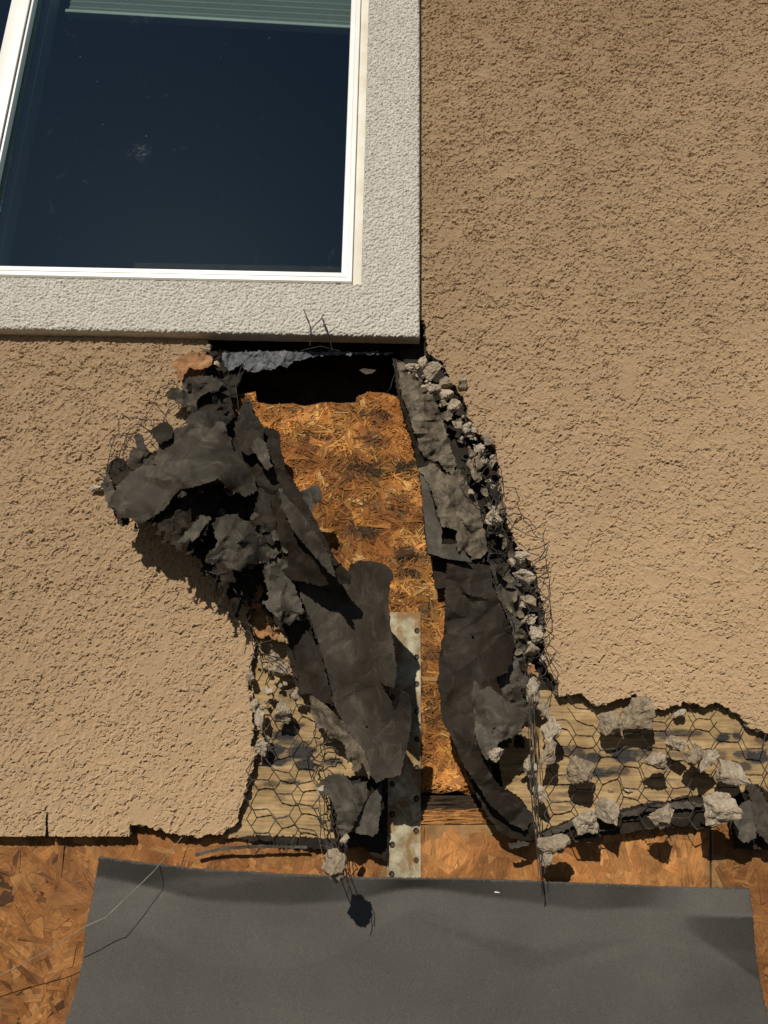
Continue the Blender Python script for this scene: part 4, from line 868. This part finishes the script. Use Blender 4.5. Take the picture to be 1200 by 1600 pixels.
scraps('brown ragged scrap in the right wire crust', [(700, 650, 9, 10), (716, 660, 8, 14), (722, 690, 9, 12), (736, 705, 9, 16), (748, 745, 10, 12), (758, 770, 10, 14), (764, 790, 9, 12), (778, 830, 10, 12), (788, 850, 10, 12), (800, 870, 9, 14), (796, 905, 11, 14), (806, 930, 10, 10), (812, 960, 10, 12), (812, 990, 9, 12), (808, 1018, 9, 10), (784, 1030, 10, 12), (796, 950, 9, 8)], 'felt_brown', 760, 'top')
scraps('black ragged scrap in the gap beside the right wire crust', [(730, 740, 10, 4), (750, 800, 11, 4), (768, 850, 10, 4), (782, 890, 10, 8), (815, 1040, 10, 6), (822, 1080, 11, 4), (812, 1160, 12, 14), (818, 1200, 10, 10)], 'felt_deep', 790, 'top')
# large new felt sheet at the bottom
def sheet_fold(x, y):
    yt = np.interp(x, [155, 235, 320, 450, 560, 660, 760, 880, 1010, 1171], [1339, 1350, 1359, 1366, 1371, 1373, 1374, 1379, 1384, 1388])
    d = y - yt; wv = .75 + .5 * perlin(x / 120, x * 0, 5) + .35 * np.exp(-((x - 340) / 150) ** 2)
    k = 46 + 16 * perlin(x / 170, x * 0, 6) - 18 * np.exp(-((x - 680) / 110) ** 2)
    h = 17 * wv * np.interp(d / k, [-.2, 0, .9, 1.5, 2.8], [1.1, 1.0, -.45, -.35, 0])
    fade = 1 - sstep(985, 1075, x)
    t = np.clip((x - 1062) / 112, 0, 1.3); e = y - 1431
    f = t * 44 * np.where(e < 0, np.clip(1 + e / 60, 0, 1), np.clip(1 - e / (12 + 62 * t), -.25, 1))
    return h * fade + f
sheet('felt_sheet', 'large smooth grey felt sheet tacked across the bottom of the picture', 'felt sheet', [(155, 1339), (235, 1350), (320, 1359), (450, 1366), (560, 1371), (660, 1373), (760, 1374), (880, 1379), (1010, 1384), (1171, 1388), (1176, 1430), (1182, 1500), (1192, 1555), (1215, 1640), (1240, 1800), (60, 1800), (96, 1620), (120, 1540), (130, 1500), (134, 1450), (146, 1390)],
      [(128, 1520, 0), (155, 1345, 2), (450, 1372, 3), (760, 1380, -2), (1171, 1392, 3), (300, 1460, 6), (800, 1460, 6), (1100, 1520, 6), (1190, 1560, 2), (640, 1700, 12), (100, 1700, 6), (1200, 1700, 6)], M['sheet'], 2.3, 150, 160, 4.0, .9, extra=sheet_fold, thick=.0015, creases=2)

for px, py, L_, lb in ((307, 1391, .9, 'tiny bright staple head in the upper left part of the large grey felt sheet'), (1066, 1420, 1.0, 'tiny bright staple head at the crease of the large grey felt sheet, right'), (777, 1394, 3.5, 'bright folded staple at the top middle of the large grey felt sheet')):
    bm = bmesh.new(); c = W(px, py, 3 if px < 1000 else -2); box(bm, c.x - L_ / 1000, c.x + L_ / 1000, c.y, c.y + .0012, c.z - .0009, c.z + .0009, .0003)
    for sd in (-1, 1): box(bm, c.x + sd * L_ / 1000 - .0006, c.x + sd * L_ / 1000 + .0006, c.y + .0011, c.y + .006, c.z - .0007, c.z + .0007)
    tag(bm_obj('staple', bm, M['white'], None, False), lb, 'staple', 'staples in the grey felt sheet')
# ------------------------------------------------------------------ plaster chunks
CH = [
 (957, 1130, 20, 20, 22, 'rounded chunk hanging left of the biggest chunk at the top of the right hand netting'),
 (997, 1113, 25, 27, 24, 'biggest round chunk against the broken stucco edge at right'),
 (1055, 1163, 17, 12, 34, 'flattish chunk at the upper left end of the diagonal row of chunks at right'),
 (1083, 1180, 19, 18, 40, 'pale chunk second in the diagonal row at right'),
 (1105, 1190, 17, 19, 40, 'chunk third in the diagonal row at right'),
 (1144, 1207, 25, 20, 40, 'large chunk at the lower right end of the diagonal row'),
 (1023, 1190, 22, 14, 36, 'wedge shaped chunk with a black shadow in the middle of the right netting'),
 (908, 1204, 24, 23, 38, 'large pale chunk with a square black shadow below it, right of the felt'),
 (948, 1266, 17, 22, 40, 'upright chunk beside the lower pair, right of the squarish one'),
 (916, 1284, 22, 20, 44, 'squarish chunk at the bottom of the right netting'),
 (1035, 1277, 22, 20, 62, 'diamond shaped chunk hanging over the clean strand board'),
 (1126, 1263, 25, 27, 60, 'large chunk next to the folded felt corner at the right edge'),
 (864, 1319, 27, 16, 50, 'flat chunk at the bottom of the wire bundle right of the felt'),
 (854, 1343, 11, 13, 50, 'small chunk hanging lowest on the right wire bundle'),
 (861, 1140, 16, 22, 28, 'tall pale chunk in the column right of the wire bundle, upper half'),
 (854, 1172, 15, 24, 28, 'tall pale chunk in the column right of the wire bundle, lower half'),
 (841, 1238, 12, 17, 30, 'narrow chunk on the wire bundle above the bottom flat chunk'),
 (829, 1197, 10, 17, 26, 'narrow chunk just left of the wire bundle'),
 (834, 1081, 12, 22, 26, 'oval chunk at the top of the right wire bundle'),
 (850, 1109, 13, 16, 20, 'chunk below the stucco corner, right of the top of the wire bundle'),
 (980, 1232, 9, 5, -8, 'small flat white crumb lying on the tan paper at right'),
 (954, 1236, 5, 4, -8, 'tiny crumb beside the flat white crumb on the tan paper'),
 (1063, 1114, 11, 6, 0, 'small crumb under the broken edge at upper right of the netting'),
 (642, 575, 13, 7, 8, 'white crumbly chunk at the very top of the right edge under the trim corner'),
 (660, 568, 7, 10, 10, 'small knobbly chunk second from the top of the right edge'),
 (676, 580, 15, 13, 8, 'lumpy chunk third from the top of the right edge'),
 (678, 608, 13, 10, 10, 'lumpy chunk lying on the weathered paper near the top right edge'),
 (697, 598, 11, 9, 6, 'small chunk between the lumpy ones near the top right edge'),
 (699, 616, 12, 10, 6, 'crumbly chunk on the rim of the stucco near the top right'),
 (711, 633, 12, 12, 8, 'chunk at the end of the crumbly row near the top right'),
 (722, 596, 6, 13, 4, 'thin chunk of chipped stucco right of the crumbly row'),
 (731, 669, 11, 9, 6, 'pale chunk above the knot of wire on the right edge'),
 (714, 665, 8, 7, 10, 'small pale chunk on the upper end of the wire knot'),
 (764, 688, 10, 9, 8, 'chunk on the outer side of the wire knot on the right edge'),
 (741, 731, 12, 16, 14, 'brown oval chunk below the wire knot on the right edge'),
 (750, 703, 8, 11, 14, 'small chunk inside the wire knot on the right edge'),
 (768, 725, 7, 6, 8, 'small crumb below the outer chunk of the wire knot'),
 (736, 768, 5, 5, 20, 'tiny white crumb in the dark gap halfway down the right edge'),
 (771, 807, 14, 16, 22, 'brown chunk halfway down the right edge'),
 (784, 793, 8, 9, 14, 'small chunk touching the brown chunk halfway down the right edge'),
 (815, 871, 12, 8, 10, 'white chunk right of the joint between the two right felt sheets'),
 (799, 880, 7, 7, 12, 'small white crumb left of the white chunk by the joint'),
 (820, 903, 17, 15, 26, 'dark round chunk caught in the wire below the white chunk'),
 (826, 940, 13, 9, 10, 'pinkish flat chunk below the dark round chunk'),
 (825, 968, 14, 8, 10, 'pinkish flat chunk, the lower of two'),
 (838, 990, 11, 12, 16, 'grey chunk below the two pinkish chunks'),
 (832, 1014, 12, 10, 14, 'pale chunk above the orange paper scrap in the wires at right'),
 (775, 1181, 13, 11, 78, 'white chunk resting on the bent felt fold'),
 (436, 1045, 18, 9, 12, 'wide flat chunk at the top of the left netting'),
 (426, 1027, 8, 8, 12, 'small chunk above the wide flat chunk at left'),
 (443, 1110, 15, 20, 14, 'large cracked chunk in the left netting'),
 (405, 1124, 9, 16, 8, 'chunk on the broken stucco edge left of the cracked chunk'),
 (397, 1103, 6, 10, 6, 'small chunk on the stucco edge, top of the left column'),
 (407, 1167, 10, 14, 8, 'wedge chunk at the bottom of the left column on the stucco edge'),
 (391, 1058, 7, 12, 6, 'slanted chunk flaking from the stucco edge at left'),
 (418, 1081, 8, 6, 8, 'small chunk between the wide flat one and the cracked one'),
 (462, 1085, 7, 9, 14, 'small chunk against the black smooth felt at left'),
 (521, 1353, 20, 25, 120, 'chunk dangling below the left netting and casting a separate shadow on the grey felt'),
 (538, 1310, 7, 6, 60, 'small brown crumb at the foot of the curled light felt scrap'),
 (149, 762, 10, 5, 8, 'little crumb at the far left tip of the damage'),
 (323, 545, 7, 5, 24, 'small white crumb stuck under the trim at upper left'),
 (338, 567, 5, 5, 16, 'tiny white crumb beside the rust stained paper'),
 (500, 1237, 6, 9, 44, 'small pale crumb left of the curled light grey felt scrap'),
]
CG = 'broken plaster chunks caught in the wire netting'
rc = random.Random(88)
EDGE_R = [(640, 572), (665, 590), (690, 612), (706, 640), (722, 665), (742, 690), (760, 712), (766, 745), (770, 780), (782, 812), (800, 850), (818, 885), (828, 925), (834, 965), (838, 1000), (838, 1040), (834, 1075)]
for k in range(64):
    t = rc.uniform(0, len(EDGE_R) - 1.001); i0 = int(t); f = t - i0
    a, b = EDGE_R[i0], EDGE_R[i0 + 1]; r = rc.uniform(1.8, 5.2)
    CH.append((a[0] + (b[0] - a[0]) * f + rc.gauss(-3, 9), a[1] + (b[1] - a[1]) * f + rc.gauss(0, 5), r, r * rc.uniform(.7, 1.2), rc.uniform(-4, 16), 'tiny plaster crumb tangled in the wire crust along the right edge of the opening'))
EDGE_L = [(394, 1040), (400, 1085), (410, 1120), (412, 1160), (420, 1030), (432, 1070), (450, 1060), (425, 1140)]
for k in range(22):
    a = EDGE_L[k % 8]; r = rc.uniform(1.8, 4.6)
    CH.append((a[0] + rc.gauss(0, 7), a[1] + rc.gauss(0, 10), r, r * rc.uniform(.7, 1.2), rc.uniform(-8, 10), 'tiny plaster crumb in the crust along the left broken stucco edge'))
NICK = {12: 'flat bottom chunk of the right bundle', 14: 'tall upper chunk right of the wire bundle', 18: 'oval chunk topping the right wire bundle', 19: 'chunk below the stucco corner', 23: 'topmost crumbly chunk under the trim corner', 24: 'small knobbly chunk under the trim corner', 25: 'lumpy chunk third from the top right', 26: 'lumpy chunk on the weathered paper', 27: 'small chunk between the lumpy ones', 28: 'crumbly chunk on the stucco rim',
        29: 'chunk ending the crumbly top right row', 30: 'thin chipped chunk near the top right', 31: 'pale chunk above the wire knot', 32: 'small pale chunk atop the wire knot', 33: 'outer chunk of the wire knot', 34: 'brown oval chunk below the wire knot', 35: 'small chunk inside the wire knot', 36: 'crumb below the wire knot', 37: 'tiny white crumb in the dark gap', 38: 'brown chunk halfway down the right edge',
        39: 'small chunk touching the halfway brown one', 40: 'white chunk right of the felt joint', 41: 'white crumb left of the joint chunk', 42: 'dark round chunk in the wire', 43: 'upper pinkish flat chunk', 44: 'lower pinkish flat chunk', 45: 'grey chunk below the pinkish pair', 46: 'pale chunk above the orange wire scrap',
        48: 'wide flat chunk at top left netting', 49: 'small chunk above the wide flat one', 50: 'large cracked left chunk', 51: 'edge chunk left of the cracked one', 52: 'top chunk of the left edge column', 53: 'wedge chunk ending the left column', 54: 'slanted flaking chunk at left', 55: 'small chunk between flat and cracked ones', 56: 'small chunk against the black smooth felt'}
_seen = set()
def crumb_label(px, py, r):
    best = sorted(NICK, key=lambda k: (CH[k][0] - px) ** 2 + (CH[k][1] - py) ** 2)
    for k in best[:5]:
        dx, dy = px - CH[k][0], py - CH[k][1]
        hd = 'right' if dx > 0 else 'left'; vd_ = 'below' if dy > 0 else 'above'
        if abs(dx) > 2 * abs(dy): di = 'just ' + hd + ' of'
        elif abs(dy) > 2 * abs(dx): di = 'right ' + vd_
        else: di = vd_ + ' and ' + hd + ' of'
        sz = 'tiny' if r < 3 else 'small' if r < 4.2 else 'pebble sized'
        lab = sz + ' plaster crumb ' + di + ' the ' + NICK[k]
        if lab not in _seen: break
    _seen.add(lab); return lab
for i, (px, py, rx, ry, out, lab) in enumerate(CH):
    if lab.startswith('tiny plaster crumb'): lab = crumb_label(px, py, rx)
    rs = np.random.RandomState(500 + i)
    if px > 840 and py > 1090: rx, ry = rx * .93, ry * .93
    big_ = max(rx, ry) > 9
    pts = rs.normal(size=(12 if big_ else 9, 3)); pts /= np.linalg.norm(pts, axis=1, keepdims=True); pts *= rs.uniform(.72, 1.0, (len(pts), 1)); pts[:, :] *= np.array([1, 1, 1])
    bm = bmesh.new()
    for q in pts: bm.verts.new(q)
    bmesh.ops.convex_hull(bm, input=bm.verts[:])
    bmesh.ops.delete(bm, geom=[v for v in bm.verts if not v.link_faces], context='VERTS')
    bmesh.ops.subdivide_edges(bm, edges=bm.edges[:], cuts=(7 if big_ else 3), use_grid_fill=True)
    bmesh.ops.smooth_vert(bm, verts=bm.verts[:], factor=.15, use_axis_x=True, use_axis_y=True, use_axis_z=True)
    bm.verts.ensure_lookup_table()
    P = np.array([tuple(v.co) for v in bm.verts])
    P = P - (P.max(0) + P.min(0)) / 2; P = P / np.maximum(np.abs(P).max(0), .3)
    s = W(px + 1, py, out) - W(px, py, out); mm = s.length
    size = np.array([rx * mm, (rx + ry) / 2 * mm * .8, ry * mm])
    Q = P * size
    a3 = (perlin(Q[:, 0] * 130 + i, Q[:, 2] * 130, 3) + perlin(Q[:, 1] * 130 + 5, Q[:, 2] * 130 + i, 4)) * .0022
    a4 = (perlin(Q[:, 0] * 420 + i, Q[:, 2] * 420 + Q[:, 1] * 300, 5) + .8 * np.abs(perlin(Q[:, 1] * 300, Q[:, 0] * 300 - Q[:, 2] * 200, 6))) * .0018
    nd = P / (np.linalg.norm(P, axis=1, keepdims=True) + 1e-9)
    Q = Q + nd * (a3 + a4)[:, None] * min(1, max(rx, ry) / 14)
    c = W(px, py, out)
    for v, q in zip(bm.verts, Q): v.co = Vector(q) + c
    o = bm_obj('plaster_chunk', bm, M['chunk'], None, False)
    tag(o, lab, 'plaster chunk', CG)

# ------------------------------------------------------------------ wire netting
def netting(name, label, region_px, outfun, seed, s=22.5, jit=2.0, drop=.06, rad=.00074, warp=6.0, sx=1.0, sy=1.0, rot=0.0, group='hexagonal wire netting', curl=0.0):
    rs = random.Random(seed)
    xs_ = [p[0] for p in region_px]; ys_ = [p[1] for p in region_px]
    x0, x1, y0, y1 = min(xs_), max(xs_), min(ys_), max(ys_)
    def warpf(x, y):
        a = x + warp * float(perlin(x / 60, y / 60, seed)) * 2 + jit * float(perlin(x / 9, y / 9, seed + 1))
        b = y + warp * float(perlin(x / 55, y / 65, seed + 2)) * 2 + jit * float(perlin(x / 9, y / 9, seed + 3))
        return a, b
    polys = []
    wdt = 1.5 * s * sx; hgt = math.sqrt(3) * s * .97 * sy
    nodes_ = {}
    cxm, cym = (x0 + x1) / 2, (y0 + y1) / 2
    def R2(x, y):
        if not rot: return x, y
        dx, dy = x - cxm, y - cym; return cxm + dx * math.cos(rot) - dy * math.sin(rot), cym + dx * math.sin(rot) + dy * math.cos(rot)
    seen = set(); cand = []
    reg = np.array(region_px, float)
    for i in range(-12, int((x1 - x0) / wdt) + 14):
        for j in range(-12, int((y1 - y0) / hgt) + 14):
            cx = x0 + i * wdt; cy = y0 + j * hgt + (hgt / 2 if i % 2 else 0)
            vs = [(cx + s * sx, cy), (cx + s * sx / 2, cy + hgt / 2), (cx - s * sx / 2, cy + hgt / 2), (cx - s * sx, cy)]
            es = [(vs[0], vs[1], 0), (vs[1], vs[2], 1), (vs[2], vs[3], 0)]
            for a, b, tw in es:
                a, b = R2(*a), R2(*b)
                key = (round(a[0]), round(a[1]), round(b[0]), round(b[1]))
                if key in seen: continue
                seen.add(key)
                mx_, my_ = (a[0] + b[0]) / 2, (a[1] + b[1]) / 2
                if not bool(inpoly(np.array([mx_]), np.array([my_]), reg)[0]): continue
                if rs.random() < drop: continue
                cand.append((a, b, tw))
    par = {}
    def fnd(k):
        while par.setdefault(k, k) != k: k = par[k]
        return k
    kk = lambda p: (round(p[0] / 2), round(p[1] / 2))
    for a, b, tw in cand: par[fnd(kk(a))] = fnd(kk(b))
    cnt = {}
    for a, b, tw in cand: cnt[fnd(kk(a))] = cnt.get(fnd(kk(a)), 0) + 1
    best = max(cnt, key=cnt.get)
    for a, b, tw in cand:
                if fnd(kk(a)) != best: continue
                pts = []
                for t in (0, .25, .5, .75, 1):
                    x = a[0] + (b[0] - a[0]) * t; y = a[1] + (b[1] - a[1]) * t
                    wx_, wy_ = warpf(x, y)
                    pts.append(W(wx_, wy_, outfun(wx_, wy_)))
                if tw:   # twisted pair along the horizontal strands
                    for ph in (0, math.pi):
                        q = [p + Vector((0, math.cos(ph + k * 1.9), math.sin(ph + k * 1.9))) * rad * .8 for k, p in enumerate(pts)]
                        polys.append((q, rad))
                else: polys.append((pts, rad))
    o = tubes(name, polys, M['wire'])
    return tag(o, label, 'wire netting', group)
def oR(x, y): return 5 + 16 * float(perlin(x / 70, y / 50, 201)) + 12 * max(0, (y - 1180) / 110)
netting('wire_netting', 'black hexagonal wire netting over the tan paper at right', [(838, 1090), (880, 1085), (940, 1100), (1000, 1105), (1070, 1110), (1130, 1110), (1210, 1150), (1260, 1170), (1260, 1240), (1190, 1230), (1120, 1288), (1060, 1310), (1000, 1298), (935, 1310), (880, 1330), (840, 1330)], oR, 3, s=25, drop=.03, warp=3.2, jit=.9)
def oL(x, y): return 4 + 14 * float(perlin(x / 50, y / 50, 202)) + max(0, (x - 470)) * .35
netting('wire_netting', 'black hexagonal wire netting over the tan paper at left', [(392, 1150), (400, 1060), (420, 990), (450, 1040), (470, 1090), (500, 1110), (520, 1160), (530, 1300), (540, 1340), (500, 1338), (480, 1312), (380, 1312), (372, 1290), (385, 1230)], oL, 5, s=23, drop=.03, warp=4, jit=1.1)
netting('wire_netting', 'crushed bunch of wire netting down the right end of the left tan paper', [(480, 1100), (512, 1120), (530, 1180), (520, 1230), (532, 1300), (528, 1345), (500, 1340), (495, 1250), (470, 1160)], lambda x, y: 22 + 20 * float(perlin(x / 16, y / 30, 203)), 7, s=17, drop=.12, warp=10, sx=.5, jit=4)
def oE(x, y): return 14 + 34 * float(perlin(x / 40, y / 50, 204)) + max(0, x - 800) * .2
netting('wire_netting', 'bent wire netting springing out over the stucco on the right edge', [(640, 600), (700, 640), (745, 680), (782, 700), (790, 760), (800, 800), (850, 830), (858, 900), (860, 960), (868, 1030), (850, 1080), (820, 1060), (790, 960), (765, 880), (745, 790), (715, 720), (690, 680)], oE, 9, s=19, drop=.16, warp=11, jit=5)
netting('wire_netting', 'crumpled second layer of wire netting on the right edge', [(700, 650), (745, 670), (775, 720), (790, 800), (835, 860), (850, 950), (860, 1050), (838, 1100), (810, 1000), (780, 860), (730, 760), (705, 700)], lambda x, y: 22 + 30 * float(perlin(x / 26, y / 40, 205)), 13, s=15, drop=.3, warp=12, jit=6, rot=.5)
netting('wire_netting', 'loose wire netting reaching over the stucco at upper left', [(150, 760), (165, 700), (230, 610), (270, 570), (300, 600), (290, 660), (240, 700), (200, 740), (175, 790)], lambda x, y: 12 + 22 * float(perlin(x / 30, y / 40, 206)), 15, s=22, drop=.30, warp=10, jit=5, rot=.7)
netting('wire_netting', 'twisted wire netting in the shadow below the largest felt flap', [(200, 800), (270, 770), (350, 760), (410, 880), (440, 1000), (440, 1060), (400, 1040), (350, 960), (320, 900), (250, 850)], lambda x, y: 34 + 34 * float(perlin(x / 34, y / 40, 207)), 17, s=20, drop=.30, warp=12, jit=6, rot=.3)

netting('wire_netting', 'torn rusty netting fringe over the stucco left of the narrow clump top', [(140, 740), (180, 650), (250, 580), (290, 560), (310, 620), (280, 680), (230, 720), (190, 800), (150, 780)], lambda x, y: 18 + 20 * float(perlin(x / 26, y / 30, 208)), 25, s=17, drop=.3, warp=9, jit=5, rot=.3)
def wire_path(pts, rad, seed, amp=1.2, sub=6, ampd=2.0):
    P = []
    for i in range(len(pts) - 1):
        for k in range(sub):
            t = k / sub; P.append([pts[i][c] * (1 - t) + pts[i + 1][c] * t for c in range(3)])
    P.append(list(pts[-1]))
    return [W(p[0] + amp * float(perlin(j * .21, seed * 3.1, seed)), p[1] + amp * float(perlin(j * .23, seed * 1.7 + 9, seed + 1)), p[2] + ampd * float(perlin(j * .2, seed * 2.3, seed + 2))) for j, p in enumerate(P)], rad
def loose(label, paths, rad=.0007, seed=1, group='loose lengths of wire', amp=1.2):
    polys = [wire_path(p, rad, seed + i * 5, amp) for i, p in enumerate(paths)]
    if len(polys) == 1: return tag(tubes('loose_wire', polys, M['wire']), label, 'wire', group)
    t = thing('loose_wire', label, 'wire', tuple(polys[0][0][0]), group)
    for q in polys: tubes('strand', [q], M['wire'], t)
    return t
tag(tubes('loose_wire', [wire_path([(284, 1308, -4), (240, 1362, 30), (196, 1404, 50), (165, 1434, 58), (132, 1448, 56), (70, 1488, 44), (0, 1524, 24), (-80, 1560, 6)], .00055, 3, .5)], m_rough('bright_wire', [(0.4, (.20, .17, .13)), (0.7, (.34, .30, .24))], 60, .5)), 'long thin wire loop hanging over the lower left board and grey felt', 'wire', 'loose lengths of wire')
r_ = random.Random(4)
bundle = []
for k in range(6):
    x = 826 + r_.uniform(0, 11); bundle.append([(x - 2 + r_.uniform(-2, 2), 1050 + r_.uniform(0, 30), 26), (x + r_.uniform(-2, 2), 1120, 40), (x + 3 + r_.uniform(-2, 2), 1190, 46), (x + 4 + r_.uniform(-2, 2), 1260, 50), (x + 9 + r_.uniform(-3, 3), 1330, 54), (x + 14 + r_.uniform(-5, 5), 1372 + r_.uniform(-12, 16), 56)])
loose('vertical bundle of wires hanging right of the long dark felt sheet', bundle, .0006, 21, amp=4.5)
loose('few wires carrying the dangling plaster chunk', [[(498, 1240, 40), (502, 1280, 80), (500, 1320, 112), (508, 1345, 120)], [(520, 1250, 40), (516, 1300, 90), (522, 1335, 120)], [(508, 1220, 36), (506, 1290, 90), (512, 1340, 122), (530, 1345, 128)], [(530, 1345, 124), (540, 1356, 120), (545, 1376, 116), (543, 1398, 112)], [(538, 1340, 118), (546, 1352, 118), (548, 1380, 116)]], .0007, 31)
loose('bent wire ends sticking up in front of the cream trim', [[(484, 540, 20), (486, 522, 26), (482, 502, 30), (475, 483, 34)], [(486, 516, 26), (502, 497, 32), (508, 507, 34), (513, 522, 30)], [(500, 500, 32), (507, 491, 36)], [(512, 523, 30), (523, 512, 36)], [(505, 498, 32), (512, 520, 28), (520, 548, 12)]], .0008, 41)
loose('wire loops curling over the stucco halfway down the right edge', [[(782, 730, 14), (786, 760, 22), (805, 762, 26), (812, 782, 28), (800, 798, 22), (786, 790, 12)], [(785, 800, 12), (800, 822, 22), (820, 834, 30), (838, 826, 34), (855, 814, 36)], [(820, 834, 30), (848, 842, 34), (852, 860, 34), (842, 876, 28), (826, 890, 20)], [(848, 842, 34), (852, 826, 36)], [(842, 876, 28), (858, 866, 32)]], .0007, 51)
loose('wire loops curling over the stucco above the right netting', [[(838, 900, 18), (855, 916, 26), (860, 940, 28), (860, 966, 26), (848, 985, 18), (838, 1000, 12)], [(846, 1000, 16), (860, 1010, 24), (875, 1022, 28)], [(848, 1005, 16), (860, 1030, 22), (872, 1052, 18), (870, 1070, 8)], [(838, 1010, 14), (850, 1040, 20), (870, 1070, 14), (872, 1084, 4)], [(826, 880, 18), (842, 872, 26), (850, 862, 28), (857, 852, 30)]], .0007, 61)
loose('wire strand arching over the stucco above the largest felt flap', [[(190, 712, 16), (200, 690, 24), (220, 663, 30), (240, 630, 32), (250, 605, 32), (272, 598, 28), (285, 615, 20)], [(240, 628, 32), (257, 648, 30), (276, 635, 28), (292, 635, 22)], [(220, 663, 30), (232, 675, 34)], [(166, 740, 20), (172, 705, 24), (182, 678, 20), (200, 682, 20), (210, 690, 20)]], .0008, 71)
loose('pale twisted wires across the big shadow under the largest flap', [[(300, 786, 96), (316, 785, 96), (334, 779, 96), (342, 769, 96)], [(316, 797, 96), (328, 795, 96), (336, 778, 96), (342, 769, 96)], [(308, 886, 70), (322, 893, 70), (340, 898, 70), (355, 892, 70)], [(356, 902, 60), (362, 916, 60), (372, 930, 58), (385, 931, 50)], [(340, 898, 66), (334, 920, 56), (332, 940, 40)]], .0008, 81)
loose('wires trailing down over the stucco above the left plaster chunks', [[(352, 958, 10), (372, 972, 16), (392, 990, 20), (400, 1008, 18)], [(392, 990, 20), (398, 1020, 18), (390, 1045, 10)], [(400, 1008, 18), (425, 1000, 20), (428, 975, 22)], [(355, 952, 14), (350, 962, 8)]], .0008, 91)
loose('thin wires crossing the black gap under the trim', [[(372, 640, 2), (369, 600, 4), (376, 575, 6), (384, 560, 4)], [(614, 560, 4), (618, 580, 8), (610, 605, 6), (600, 618, 0)], [(470, 548, 12), (500, 541, 20), (530, 548, 16)]], .0005, 101)
